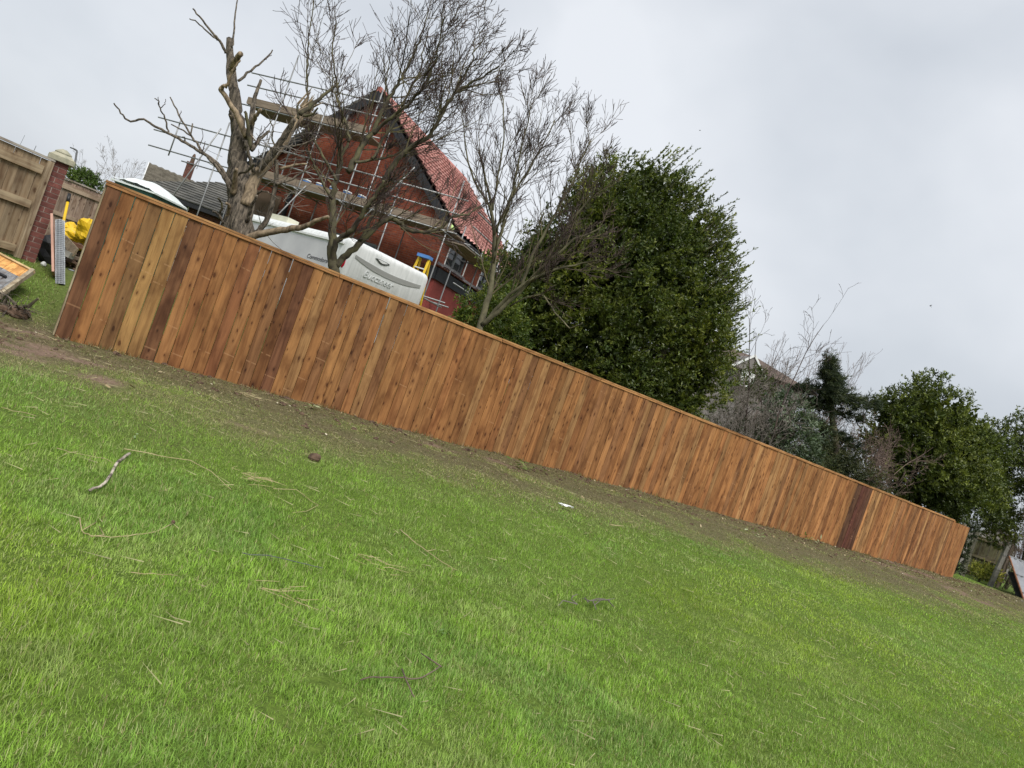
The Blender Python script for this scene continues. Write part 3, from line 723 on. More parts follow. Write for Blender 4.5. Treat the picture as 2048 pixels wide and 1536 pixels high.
for sgn in (1, -1):
    us = Vector((sgn * math.cos(pitch), 0, -math.sin(pitch))); nrm = Vector((sgn * math.sin(pitch), 0, math.cos(pitch)))
    o0 = Vector((-HW / 2, -0.10, HAp)) + nrm * 0.05
    V, Fc = tiled_slope(o0, Vector((0, 1, 0)), us, nrm, HD + 0.3, slope, 0.30, 0.34, 0.075, 0.06)
    V = V + np.array(worg(house))   # npmesh subtracts the origin again
    npmesh('roof_slope', V, Fc, MT['tiles'] if sgn > 0 else MT['slate'], parent=house, kind='stuff')
    MB().prism([o0 - nrm * 0.05, o0 - nrm * 0.05 + us * slope, o0 - nrm * 0.25 + us * slope, o0 - nrm * 0.25], (0, HD + 0.3, 0)).build('roof_deck', MT['black'], house, local=True)
    # verge board on the gable and the gutter
    a0 = Vector((-HW / 2, -0.17, HAp + 0.02)); MB().prism([a0, a0 + us * slope, a0 + us * slope - nrm * 0.26, a0 - Vector((0, 0, 0.36))], (0, 0.055, 0)).build('verge_board', MT['black'], house, local=True)
    ge = o0 + us * (slope - 0.02) - nrm * 0.10
    MB().tube([ge + Vector((0.05 * sgn, 0, 0)), ge + Vector((0.05 * sgn, HD + 0.25, 0))], 0.06, 8).build('gutter', MT['black'], house, local=True)
MB().tube([(-HW / 2, -0.15, HAp + 0.06), (-HW / 2, HD + 0.2, HAp + 0.06)], 0.12, 8).build('ridge_tiles', MT['redtile'], house, local=True)
for xx in (-8.2, -6.35):
    MB().tube([(xx, -0.09, 0.2), (xx, -0.09, 4.7)], 0.075, 8).build('downpipe', MT['black'], house, local=True)
MB().box((-7.35, -0.03, 3.0), 1.3, 0.05, 2.4).build('boarded_panel', mat_noise('brown_boarding', (0.13, 0.085, 0.06), (0.17, 0.115, 0.085), 2), house, local=True)
o = MB()
o.box((-3.2, -0.02, 2.9), 1.7, 0.06, 1.3); o = o.build('gable_window', MT['darkframe'], house, local=True)
for k in (-0.42, 0.42): MB().box((-3.2 + k, -0.055, 2.9), 0.72, 0.02, 1.14).build('pane', MT['glass'], o, local=True)
# side extension with a tiled lean-to top, black fascia and red painted wall
EXT, EY0 = 0.42, -0.72; EL = HD - EY0; EM = (HD + EY0) / 2
MB().box((EXT / 2, EM, 1.49), EXT, EL - 0.1, 2.98).build('extension_wall', MT['redpaint'], house, local=True)
MB().box((EXT + 0.04, EM, 3.15), 0.06, EL, 0.38).build('extension_fascia', MT['black'], house, local=True)
MB().box((EXT / 2 + 0.0, EY0 - 0.02, 3.15), EXT + 0.02, 0.06, 0.38).build('extension_fascia', MT['black'], house, local=True)
us = Vector((EXT + 0.1, 0, -0.12)); un = us.normalized(); nr_ = Vector((0.12, 0, EXT + 0.1)).normalized()
V, Fc = tiled_slope(Vector((0.0, EY0 - 0.04, 3.47)), Vector((0, 1, 0)), un, nr_, EL, us.length, 0.22, 0.26, 0.04, 0.03)
npmesh('extension_tiles', V + np.array(worg(house)), Fc, MT['redtile'], parent=house, kind='stuff')
MB().box((0.015, HD / 2, 3.57), 0.03, HD, 0.12).build('flashing', MT['lead'], house, local=True)

# scaffolding
scaf = thing('scaffolding', 'steel tube scaffolding with timber decks around the brick house', 'scaffolding', tuple(hc), HA)
def pole(name, a, b_, r=0.0245): return MB().tube([a, b_], r, 6).build(name, MT['steel'], scaf, local=True, smooth=True)
xs = [0.75, -1.3, -3.1, -4.9, -6.7, -8.5, -10.6]
for k, xx in enumerate(xs):
    hh = {0: 6.0, 1: 5.9, 2: 8.2, 3: 8.4, 4: 8.7, 5: 5.9, 6: 5.9}[k]
    if k == 6: pole('upright', (xx, -1.6, 4.2), (xx, -1.6, 5.6)); continue
    pole('upright', (xx, -1.6, 0), (xx + random.uniform(-.04, .04), -1.6, hh))
    pole('upright', (xx, -0.45, 0), (xx, -0.45, hh - 0.9 if k not in (0, 1) else 4.9))
    for zz in (2.2, 4.30): pole('transom', (xx, -1.85, zz), (xx, -0.2, zz))
for zz in (4.36, 4.95, 5.42): pole('ledger', (-11.6, -1.63, zz), (1.1, -1.63, zz))
for zz in (4.36, 2.25): pole('ledger', (-9.3 if zz < 4 else -11.2, -0.42, zz), (1.1, -0.42, zz))
pole('ledger', (-9.2, -1.63, 2.25), (1.5, -1.63, 2.25))
pole('ledger', (0.4, -1.2, 1.35), (2.2, -1.2, 1.35))
for zz in (6.62, 7.30, 7.75): pole('ledger', (-8.3, -1.63, zz), (-2.6, -1.63, zz))
pole('brace', (-6.9, -1.68, 0.4), (-4.6, -1.68, 4.5)); pole('brace', (-3.2, -1.68, 2.2), (-1.0, -1.68, 6.0)); pole('brace', (-10.4, -1.68, 1.0), (-8.7, -1.68, 5.6))
for yy in (1.2, 3.2, 5.4, 7.4):
    pole('upright', (1.55, yy, 0), (1.55, yy, 5.9)); pole('upright', (0.45 + EXT, yy, 2.0), (0.45 + EXT, yy, 4.6))
    pole('transom', (0.15, yy, 4.05), (1.75, yy, 4.05))
for zz in (4.1, 4.7, 5.15, 2.9): pole('ledger', (1.58, -1.7, zz), (1.58, 7.8, zz))
for k in range(5):
    yy = -1.5 + k * 0.232
    for a, b_ in ((-7.9, -5.1), (-5.08, -2.3), (-2.28, 0.9)):
        MB().box(((a + b_) / 2, yy, 4.42), b_ - a, 0.222, 0.038).build('deck_board', MT['plank'], scaf, local=True)
    MB().box((-5.6, yy, 6.70), 5.0, 0.222, 0.038).build('deck_board', MT['plank'], scaf, local=True)
for k in range(4):
    MB().box((0.55 + k * 0.232, 3.2, 4.13), 0.222, 9.2, 0.038).build('deck_board', MT['plank'], scaf, local=True)
for a, b_ in ((-7.8, -5.1), (-5.08, -2.3), (-2.28, 0.8)): MB().box(((a + b_) / 2, -1.56, 4.545), b_ - a, 0.036, 0.21).build('toe_board', MT['plank'], scaf, local=True)
MB().box((-5.7, -1.56, 6.83), 4.9, 0.036, 0.21).build('toe_board', MT['plank'], scaf, local=True)
def hloc(x, y, z): return hc + HX * x + HY * y + Vector((0, 0, z))
lb = ['leftmost of the blue and white tubs on the scaffold deck', 'second blue and white tub from the left on the scaffold deck', 'middle one of the blue and white tubs on the scaffold deck', 'fourth blue and white tub from the left on the scaffold deck', 'rightmost of the blue and white tubs on the scaffold deck']
for k in range(5):
    p = hloc(-5.0 + k * 0.55, -1.2, 4.44)
    t = thing('tub', lb[k], 'tub', tuple(p), 0, 'blue and white tubs on the scaffold')
    MB().tube([p, p + Vector((0, 0, 0.02)), p + Vector((0, 0, 0.30))], [0.11, 0.115, 0.145], 12).build('bucket', MT['blue'], t, smooth=True)
    MB().tube([p + Vector((0, 0, 0.302)), p + Vector((0, 0, 0.35))], [0.152, 0.15], 12).build('lid', MT['white'], t, smooth=True)
p = hloc(0.55, -1.35, 4.56)
o = MB().blob(p, 0.24, 0.16, 0.13, 10, 8, 0.12, 3).build('work_jacket', MT['palegreen'], None, smooth=True)
tag(o, 'lime green work jacket bundled on the corner of the scaffold deck', 'jacket')

# stepladder: yellow stiles, pale treads, blue top
p = P(833, 560, 20.3); lz = HZ
lad = thing('stepladder', 'yellow stepladder with a blue top beside the white caravan', 'ladder', (p.x, p.y, lz))
topz = 3.78
lx, ly = HX, HY
base = Vector((p.x, p.y, lz))
for sx in (-1, 1):
    MB().bar(base + lx * (0.16 * sx) + Vector((0, 0, topz - lz + 0.0)), base + lx * (0.30 * sx) - ly * 0.45, 0.07, 0.035).build('stile', MT['yellow'], lad)
    MB().bar(base + lx * (0.15 * sx) + ly * 0.10 + Vector((0, 0, topz - lz - 0.02)), base + lx * (0.28 * sx) + ly * 0.75, 0.05, 0.03).build('rear_leg', MT['yellow'], lad)
for k in range(9):
    f = 0.10 + k * 0.098
    MB().box(base + Vector((0, 0, (topz - lz) * (1 - f))) - ly * (0.45 * f), 2 * (0.16 + 0.14 * f) - 0.04, 0.09, 0.03, lx, ly).build('tread', MT['white'], lad)
for k in range(3):
    f = 0.2 + k * 0.28
    MB().box(base + Vector((0, 0, (topz - lz) * (1 - f))) + ly * (0.10 + 0.65 * f), 2 * (0.15 + 0.13 * f), 0.025, 0.03, lx, ly).build('rear_brace', MT['yellow'], lad)
MB().box(base + Vector((0, 0, topz - lz + 0.04)) + ly * 0.02, 0.40, 0.26, 0.09, lx, ly).build('top_cap', MT['blue'], lad)

# ------------------------------------------------------------------ caravan
ca = Vector((-4.42, 15.9, 0)); cz = tz(ca.x, ca.y)
rdir = Vector((0.57, 0.822, 0)).normalized(); CAng = math.atan2(rdir.y, rdir.x)
car = thing('caravan', 'white and grey touring caravan parked behind the new fence', 'caravan', (ca.x, ca.y, cz), CAng)
# local x runs along the rear panel, local y along the side wall (towards the bungalow)
CWd, CL, CH0, CH = 2.75, 4.7, 0.42, 2.52
def rounded_body(x0, x1, y0, y1, z0, z1, r, name, mat_, seg=5):
    bm = bmesh.new(); bmesh.ops.create_cube(bm, size=1.0)
    for v_ in bm.verts: v_.co = Vector((x0 if v_.co.x < 0 else x1, y0 if v_.co.y < 0 else y1, z0 if v_.co.z < 0 else z1))
    ed = [e_ for e_ in bm.edges if max(e_.verts[0].co.z, e_.verts[1].co.z) > z0 + 0.1]
    bmesh.ops.bevel(bm, geom=ed, offset=r, segments=seg, profile=0.5, affect='EDGES')
    for f in bm.faces: f.smooth = True
    me = bpy.data.meshes.new(name); bm.to_mesh(me); bm.free(); me.materials.append(mat_); return put(name, me, car)
rounded_body(0, CWd, 0, CL, CH0, CH, 0.16, 'body', MT['grimewhite'])
MB().box((-0.012, CL / 2 + 0.18, 1.45), 0.02, CL - 0.75, 1.62).build('side_panel', MT['caravangrey'], car, local=True)
MB().box((-0.03, CL / 2, 2.345), 0.05, CL - 0.5, 0.045).build('awning_rail', MT['white'], car, local=True)
wdw = MB().box((-0.03, 1.15, 1.28), 0.03, 1.0, 0.62).build('window', MT['white'], car, local=True)
MB().box((-0.048, 1.15, 1.28), 0.01, 0.90, 0.52).build('pane', mat_noise('caravan_window', (0.30, 0.36, 0.38), (0.50, 0.56, 0.57), 1.2, 0.1, 0.0), wdw, local=True)
MB().tube([(-0.03, 4.25, 1.98), (-0.06, 4.25, 1.98)], 0.15, 16).build('flue_vent', MT['rubber'], car, local=True)
MB().blob((0.02, 0.10, 1.93), 0.035, 0.05, 0.14, 10, 8).build('side_lamp', MT['redlamp'], car, local=True, smooth=True)
# rear panel: sagging recess, badge, raised name
rec = MB(); top_, bot_ = [], []
for k in range(15):
    t = k / 14; x = 0.20 + t * 2.28; sag = 4 * t * (1 - t)
    zc = 2.17 - 0.10 * sag; th = 0.05 + 0.075 * min(1, 4 * t * (1 - t) + 0.25)
    top_.append((x, -0.014, zc + th / 2 - 0.02)); bot_.append((x, -0.014, zc - th / 2 - 0.02))
rec.prism(top_ + bot_[::-1], (0, 0.02, 0)); rec.build('rear_recess', MT['stripe'], car, local=True)
bd = MB(); ou = []
for k in range(20):
    a = 2 * math.pi * k / 20; x = math.cos(a); z = math.sin(a)
    ou.append((1.02 + 0.24 * x, -0.02, 2.31 + (0.075 * z * (1 - x * x) if z < 0 else 0.02 * z)))
bd.prism(ou, (0, 0.03, 0)); bgo = bd.build('badge', MT['chrome'], car, local=True)
ou2 = [(1.02 + (x - 1.02) * 0.72, -0.026, 2.306 + (z - 2.31) * 0.6) for x, _, z in ou]
MB().prism(ou2, (0, 0.01, 0)).build('badge_centre', MT['white'], bgo, local=True)
def text_mesh(s, size, ext, shear=0.0):
    cu = bpy.data.curves.new('lettering', 'FONT'); cu.body = s; cu.size = size; cu.extrude = ext; cu.shear = shear; cu.align_x = 'CENTER'
    to = bpy.data.objects.new('lettering', cu); COL.objects.link(to)
    dg = bpy.context.evaluated_depsgraph_get(); me = bpy.data.meshes.new_from_object(to.evaluated_get(dg))
    bpy.data.objects.remove(to); return me
me = text_mesh('Buccaneer', 0.235, 0.010, 0.35); me.materials.append(MT['letter'])
o = put('lettering', me, car); o.location = (1.08, -0.008, 1.80); o.rotation_euler = (R(90), 0, 0)
me = text_mesh('Commodore', 0.145, 0.004, 0.15); me.materials.append(MT['letterdark'])
o = put('lettering', me, car); o.location = (-0.026, 0.95, 1.80); o.rotation_euler = (R(90), 0, R(-90))
for yy in (2.6, 3.4):
    MB().tube([(0.16, yy, 0.33), (0.36, yy, 0.33)], 0.32, 20).build('wheel', MT['rubber'], car, local=True)
MB().box((1.2, -0.05, 0.55), 2.1, 0.12, 0.22).build('bumper', MT['caravangrey'], car, local=True)
o = MB().box((1.9, 1.9, 2.56), 0.5, 0.5, 0.09).build('roof_light', MT['white'], car, local=True)
o = MB().box((0.45, 3.4, 2.60), 0.35, 0.9, 0.16).build('roof_box', mat_noise('cream_plastic', (0.55, 0.54, 0.42), (0.66, 0.65, 0.52), 3, 0.5), car, local=True)

# packing blocks beside the ladder
for k, (dx, dz) in enumerate(((0, 0), (0.34, -0.04))):
    p = P(862 + 18 * k, 628 + 6 * k, 18.2)
    o = MB().box((0, 0, 0), 0.36, 0.4, 1.3).build('timber_sheet', MT['plank'], None); o.location = (p.x, p.y, p.z - 0.62); o.rotation_euler = (0, R(2), HA)
    tag(o, ['pale timber sheet standing right of the caravan', 'lower timber sheet beside the scaffold uprights and caravan'][k], 'timber')

# ------------------------------------------------------------------ portable toilet
pt = P(294, 405, 14.0); ptz = tz(pt.x, pt.y)
toi = thing('portable_toilet', 'green portable toilet with a white domed roof behind the fence', 'toilet', (pt.x, pt.y, ptz), R(-10))
PH = 2.36 - ptz
MB().box((0, 0, PH / 2), 0.86, 0.9, PH).build('cabin', MT['green'], toi, local=True)
V, Fc = [], []
nu, nv = 14, 12
for j in range(nv + 1):
    for i_ in range(nu + 1):
        x, y = i_ / nu * 2 - 1, j / nv * 2 - 1
        h = 0.24 * (1 - abs(x) ** 2.4) * (1 - 0.75 * abs(y) ** 2.4) + (0.015 if (i_ % 4 == 0) else 0) + 0.07 * max(0, -x - 0.8) * 5 * 0.5
        V.append((x * 0.50, y * 0.50, PH + 0.02 + h * 0.85))
for j in range(nv):
    for i_ in range(nu): a = j * (nu + 1) + i_; Fc.append((a, a + 1, a + nu + 2, a + nu + 1))
mb = MB(); mb.v = [Vector(v_) for v_ in V]; mb.f = [list(q) for q in Fc]; mb.box((0, 0, PH + 0.005), 1.0, 1.0, 0.03)
mb.build('roof', MT['translucent'], toi, local=True)
MB().box((0.0, -0.46, PH / 2 - 0.05), 0.7, 0.03, PH - 0.3).build('door', mat_noise('toilet_door', (0.012, 0.085, 0.06), (0.02, 0.11, 0.08), 3, 0.4, 0), toi, local=True)

# ------------------------------------------------------------------ bungalow with chimney, and two far roofs
bz = 0.6
bo = Vector((-12.2, 27.0, 0)); bung = thing('bungalow', 'dark brick bungalow with a hipped grey roof and chimney', 'house', (bo.x, bo.y, bz), R(8))
eave = 3.0
MB().box((0, 3, eave / 2), 6.4, 6, eave).build('wall', MT['brickdark'], bung, local=True)
V = [(-3.5, -0.35, eave), (3.6, -0.35, eave), (3.6, 6.3, eave), (-3.5, 6.3, eave), (-1.7, 3, eave + 1.5), (2.2, 3, eave + 1.5)]
def hip_roof(name, V, parent, cs=0.30):
    """roof planes laid with stepped courses"""
    mb = MB()
    a, b_, c_, d_, e_, f_ = [Vector(q) for q in V]
    for quad in ((a, b_, f_, e_), (b_, c_, f_, f_), (c_, d_, e_, f_), (d_, a, e_, e_)):
        p0, p1, p2, p3 = quad; nrm = (p1 - p0).cross(p3 - p0).normalized(); k = max(2, int((p3 - p0).length / cs))
        for i_ in range(k):
            t0, t1 = i_ / k, (i_ + 1) / k
            l0, r0, l1, r1 = p0.lerp(p3, t0), p1.lerp(p2, t0), p0.lerp(p3, t1), p1.lerp(p2, t1)
            n0 = len(mb.v); mb.v += [l0 + nrm * 0.045, r0 + nrm * 0.045, r1 + nrm * 0.01, l1 + nrm * 0.01, l0, r0]
            mb.f += [[n0, n0 + 1, n0 + 2, n0 + 3], [n0 + 4, n0 + 5, n0 + 1, n0]]
    return mb.build(name, MT['slate'], parent, local=True)
rf = hip_roof('roof', V, bung)
MB().box((0.05, 2.97, eave - 0.09), 7.05, 6.6, 0.16).build('fascia', MT['black'], bung, local=True)
for x0, w_ in ((-1.95, 0.9), (0.6, 1.5)):
    fr = MB().box((x0, -0.03, 2.28), w_, 0.08, 1.3).build('window', MT['white'], bung, local=True)
    MB().box((x0 - w_ * 0.2, -0.076, 2.28), w_ * 0.48, 0.012, 1.14).build('pane', MT['glass'], fr, local=True)
    MB().box((x0 + w_ * 0.28, -0.076, 2.28), w_ * 0.32, 0.012, 1.14).build('pane', MT['glass'], fr, local=True)
far = Vector((-17.9, 35.0, 0)); fh = thing('tiled_house', 'house with a steep brown grey tiled roof and brick chimney', 'house', (far.x, far.y, bz), R(30))
MB().box((0, 2.5, 1.6), 4.2, 5, 3.2).build('wall', MT['brickdark'], fh, local=True)
ez = 3.8
MB().prism([(-2.2, -0.3, ez - 0.3), (-2.2, 2.5, ez + 1.2), (-2.2, 5.3, ez - 0.3)], (4.4, 0, 0)).build('roof_core', MT['black'], fh, local=True)
us = Vector((0, -2.8, -1.5)).normalized(); V, Fc = tiled_slope(Vector((-2.25, 2.5, ez + 1.25)), Vector((1, 0, 0)), us, Vector((0, -1.5, 2.8)).normalized(), 4.5, 3.25, 0.30, 0.33, 0.05, 0.05)
npmesh('roof_slope', V + np.array(worg(fh)), Fc, mat_noise('brown_roof_tile', (0.075, 0.066, 0.05), (0.15, 0.135, 0.105), 3, 0.9, 0.3), parent=fh, kind='stuff')
MB().prism([(-2.29, -0.35, ez - 0.33), (-2.29, 2.5, ez + 1.3), (-2.29, 2.5, ez + 1.1), (-2.29, -0.35, ez - 0.53)], (0.05, 0, 0)).build('barge_board', MT['white'], fh, local=True)
cpz = ez + 1.0
ch = MB().box((-0.45, 2.6, cpz + 0.35), 0.40, 0.40, 1.5).build('chimney', MT['brickdark'], fh, local=True)
MB().box((-0.45, 2.6, cpz + 1.05), 0.46, 0.46, 0.10).build('chimney_band', MT['brickdark'], ch, local=True)
MB().tube([(-0.45, 2.6, cpz + 1.08), (-0.45, 2.6, cpz + 1.45), (-0.45, 2.6, cpz + 1.6)], [0.11, 0.09, 0.04], 10).build('chimney_pot', MT['soilclod'], ch, local=True)
ae = MB(); ae.tube([(-0.15, 2.5, cpz + 0.9), (-0.15, 2.5, cpz + 2.1)], 0.014, 5)
for zz, l_ in ((2.05, 0.95), (1.75, 0.6), (1.45, 0.9)): ae.tube([(-0.15, 2.5, cpz + zz), (-0.15 + l_, 2.4, cpz + zz - 0.04)], 0.010, 4)
ae.build('aerial', MT['darksteel'], fh, local=True)
g3 = P(430, 372, 36); gh = thing('gabled_cottage', 'far red brick gable with white barge boards behind the bungalow', 'house', (g3.x, g3.y, bz), R(20))
MB().prism([(-1.6, 0, 0), (1.6, 0, 0), (1.6, 0, 3.6), (0.4, 0, 4.75), (-1.6, 0, 3.6)], (0, 5, 0)).build('wall', MT['brickwall'], gh, local=True)
MB().prism([(-3.4, -0.2, 3.5), (0.4, -0.2, 4.9), (0.4, -0.2, 4.78), (-3.4, -0.2, 3.35)], (0, 5, 0)).build('roof', mat_noise('lichen_roof', (0.20, 0.175, 0.12), (0.30, 0.265, 0.18), 4), gh, local=True)
MB().prism([(0.4, -0.25, 4.92), (1.9, -0.25, 3.45), (1.9, -0.25, 3.3), (0.4, -0.25, 4.76)], (0, 5, 0)).build('barge_board', MT['white'], gh, local=True)

# far house on the right behind the thicket
r3 = P(1495, 722, 34); rz_ = thing('far_house', 'far house with a brown roof and white gable trim behind bare thicket', 'house', (r3.x, r3.y, 0.2), R(10))
hz = r3.z - 0.2
MB().box((0, 3, (hz - 0.3) / 2), 6.5, 6, hz - 0.3).build('wall', MT['far'], rz_, local=True)
MB().prism([(-3.6, -0.3, hz - 0.35), (3.9, -0.3, hz - 0.35), (1.9, 2.8, hz + 0.75), (-2.0, 2.8, hz + 0.75)], (0, 0.2, -0.1)).build('roof', mat_noise('brown_tiles', (0.085, 0.062, 0.05), (0.13, 0.095, 0.075), 6, 0.9, 0.5), rz_, local=True)
MB().prism([(-0.9, -0.5, hz - 0.5), (0.0, -0.5, hz + 0.25), (0.9, -0.5, hz - 0.5)], (0, 1.5, 0)).build('dormer', MT['far'], rz_, local=True)
for s0_ in (-1, 1): MB().prism([(1.0 * s0_, -0.56, hz - 0.55), (0, -0.56, hz + 0.35), (0, -0.56, hz + 0.22), (1.0 * s0_, -0.56, hz - 0.68)], (0, 0.05, 0)).build('barge_board', MT['white'], rz_, local=True)
MB().box((0, -0.53, hz - 0.9), 0.7, 0.06, 0.75).build('window', MT['white'], rz_, local=True)

# street lamp and a far chimney over the left fence
lp = P(146, 352, 48); lt = P(154, 302, 48); l2 = P(146, 297, 48)
lamp = thing('street_lamp', 'thin dark street lamp standing far behind the brick pier', 'lamp', (lp.x, lp.y, 0.6))
MB().tube([(lp.x, lp.y, 0.6), (lp.x, lp.y, lp.z), lt], [0.09, 0.075, 0.06], 8).build('post', MT['darksteel'], lamp, smooth=True)
MB().tube([lt, lt + (l2 - lt) * 0.3 + Vector((0, 0, 0.02)), l2], [0.06, 0.06, 0.045], 8).build('arm', MT['darksteel'], lamp, smooth=True)
MB().box(l2, 0.35, 0.14, 0.07).build('lantern', MT['darksteel'], lamp)
cp = P(45, 312, 45)
chn = thing('far_chimney', 'far chimney pots and aerials just over the left fence top', 'chimney', (cp.x, cp.y, 0.6))
MB().box((cp.x, cp.y, (cp.z + 0.4) / 2), 0.9, 0.6, cp.z - 0.4).build('stack', MT['brickdark'], chn)
for k in (-1, 0, 1): MB().tube([(cp.x + 0.25 * k, cp.y, cp.z), (cp.x + 0.25 * k, cp.y, cp.z + 0.35)], [0.11, 0.09], 8).build('pot', MT['soilclod'], chn)
a2 = MB(); a2.tube([(cp.x + 0.5, cp.y, cp.z - 0.4), (cp.x + 0.6, cp.y, cp.z + 0.9)], 0.02, 4); a2.tube([(cp.x - 0.5, cp.y, cp.z - 0.4), (cp.x - 0.3, cp.y, cp.z + 1.3)], 0.012, 4); a2.tube([(cp.x - 0.9, cp.y, cp.z), (cp.x - 0.1, cp.y, cp.z + 0.3)], 0.012, 4)
a2.build('aerial', MT['darksteel'], chn)

# ------------------------------------------------------------------ left: old fence panel, brick pier, back fence
LD = Vector((math.sin(R(25)), math.cos(R(25)), 0)); LN = Vector((LD.y, -LD.x, 0))      # panel runs almost straight away from the camera
pe = P(35, 524, 10.05); pz = tz(pe.x, pe.y)
pan = thing('old_fence_panel', 'weathered tan close board fence panel at the left edge', 'fence', (pe.x, pe.y, pz))
oldp = [(0.30, 0.225, 0.145), (0.27, 0.205, 0.135), (0.33, 0.25, 0.165), (0.29, 0.225, 0.155)]
PTOP = 1.46
me = board_mesh('board', 0.113, 0.018, 1.40); me.materials.append(MT['old_z'])
pang = math.atan2(LD.y, LD.x)
for k in range(20):
    c_ = Vector((pe.x, pe.y, 0)) - LD * (0.085 + 0.116 * k) - LN * 0.03
    o = bpy.data.objects.new('board', me); COL.objects.link(o); o.parent = pan; z0 = tz(c_.x, c_.y) + 0.02
    o.location = c_ - worg(pan) + Vector((0, 0, pz + 0.03)); o.rotation_euler = (0, rb.uniform(-.004, .004), pang + rb.uniform(-.02, .02)); o.scale = (1, 1, (PTOP - 0.04) / 1.40)
    q = rb.choice(oldp); j = rb.uniform(0.85, 1.12); o.color = (q[0] * j, q[1] * j, q[2] * j, 1)
for z, hgt in ((0.13, 0.10), (0.78, 0.11), (1.29, 0.12)):
    a = Vector((pe.x, pe.y, pz + z)) - LD * 0.10; o = MB().box((0, 0, 0), 2.3, 0.045, hgt).build('rail', MT['old_x'], pan, local=True)
    o.location = a - LD * 1.15 - worg(pan) + LN * 0.0; o.rotation_euler = (0, 0, pang); o.color = (0.34, 0.265, 0.175, 1)
o = MB().box((0, 0, 0), 0.075, 0.06, PTOP - 0.02).build('stile', MT['old_z'], pan, local=True); o.location = Vector((0, 0, PTOP / 2)) + LN * 0.005 - LD * 0.03; o.rotation_euler = (0, 0, pang); o.color = (0.33, 0.26, 0.18, 1)
o = MB().box((0, 0, 0), 2.45, 0.075, 0.03).build('cap_rail', MT['old_x'], pan, local=True); o.location = Vector((0, 0, PTOP + 0.015)) - LD * 1.2 - LN * 0.02; o.rotation_euler = (0, 0, pang); o.color = (0.36, 0.33, 0.29, 1)
# pier of single bricks
PD, PN = FEX, FEY
pc = Vector((pe.x, pe.y, 0)) + LD * 0.06 + PD * 0.035 - PN * 0.115; pcz = tz(pc.x, pc.y)
pier = thing('brick_pier', 'dark red brick gate pier with a stepped stone cap', 'pier', (pc.x, pc.y, pcz))
MB().box((pc.x, pc.y, pcz + 0.76), 0.205, 0.205, 1.52, PD, -PN).build('core', MT['mortar'], pier)
bl = MB().box((0, 0, 0), 0.215, 0.1025, 0.065).build('brick', MT['brickpiece'], pier, local=True)
brick_me = bl.data; bpy.data.objects.remove(bl)
for k in range(20):
    z = -0.02 + 0.0375 + 0.075 * k
    for sd_ in (-1, 1):
        o = bpy.data.objects.new('brick', brick_me); COL.objects.link(o); o.parent = pier
        axd = PN if k % 2 else PD
        o.location = axd * (0.0562 * sd_) + Vector((0, 0, z)); o.rotation_euler = (rb.uniform(-.01, .01), 0, math.atan2(axd.y, axd.x) + math.pi / 2 + rb.uniform(-.012, .012))
        j = rb.uniform(0.8, 1.2); o.color = (0.135 * j, 0.050 * j, 0.042 * j, 1); o.scale = (1.0, 1, 1)
zc = pcz + 1.485
capm = MB(); capm.box((pc.x, pc.y, zc + 0.035), 0.33, 0.33, 0.07, PD, -PN)
for h0, h1, a, b_ in ((0.07, 0.125, 0.155, 0.095), (0.125, 0.135, 0.105, 0.105), (0.135, 0.19, 0.105, 0.03)):
    n0 = len(capm.v)
    for hh, rr_ in ((h0, a), (h1, b_)):
        for i_, j_ in ((-1, -1), (1, -1), (1, 1), (-1, 1)): capm.v.append(Vector((pc.x, pc.y, zc + hh)) + PD * (rr_ * i_) - PN * (rr_ * j_))
    for q in range(4): capm.f.append([n0 + q, n0 + (q + 1) % 4, n0 + 4 + (q + 1) % 4, n0 + 4 + q])
    capm.f.append([n0 + 4, n0 + 5, n0 + 6, n0 + 7])
capm.build('stone_cap', MT['stone'], pier)
# fence behind
f0, f1 = P(138, 361, 17.6), P(225, 395, 18.4)
bdv = Vector((f1.x - f0.x, f1.y - f0.y, 0)); L_ = bdv.length; bdv.normalize(); bnv = Vector((bdv.y, -bdv.x, 0))
bf = thing('back_fence', 'grey pink weathered board fence far behind the brick pier', 'fence', (f0.x, f0.y, 0.6)); zt = f0.z
ba = math.atan2(bdv.y, bdv.x); me = board_mesh('board', 0.142, 0.018, 1.75); me.materials.append(MT['old_z'])
for k in range(-6, 22):
    o = bpy.data.objects.new('board', me); COL.objects.link(o); o.parent = bf; o.location = bdv * (0.146 * k) + Vector((0, 0, zt - 0.6 - 1.76)); o.rotation_euler = (0, 0, ba + rb.uniform(-.015, .015))
    q = rb.choice([(0.24, 0.175, 0.135), (0.27, 0.20, 0.155), (0.22, 0.165, 0.13)]); j = rb.uniform(.88, 1.1); o.color = (q[0] * j, q[1] * j, q[2] * j, 1)
for dz, hh in ((-0.16, 0.13), (-0.86, 0.10), (-1.6, 0.1)):
    o = MB().box((0, 0, 0), 4.2, 0.04, hh).build('rail', MT['old_x'], bf, local=True); o.location = bdv * 1.1 + bnv * 0.035 + Vector((0, 0, zt - 0.6 + dz)); o.rotation_euler = (0, 0, ba); o.color = (0.29, 0.22, 0.165, 1)
o = MB().box((0, 0, 0), 4.3, 0.08, 0.03).build('cap_rail', MT['old_x'], bf, local=True); o.location = bdv * 1.1 + Vector((0, 0, zt - 0.6 + 0.015)); o.rotation_euler = (0, 0, ba); o.color = (0.42, 0.39, 0.36, 1)

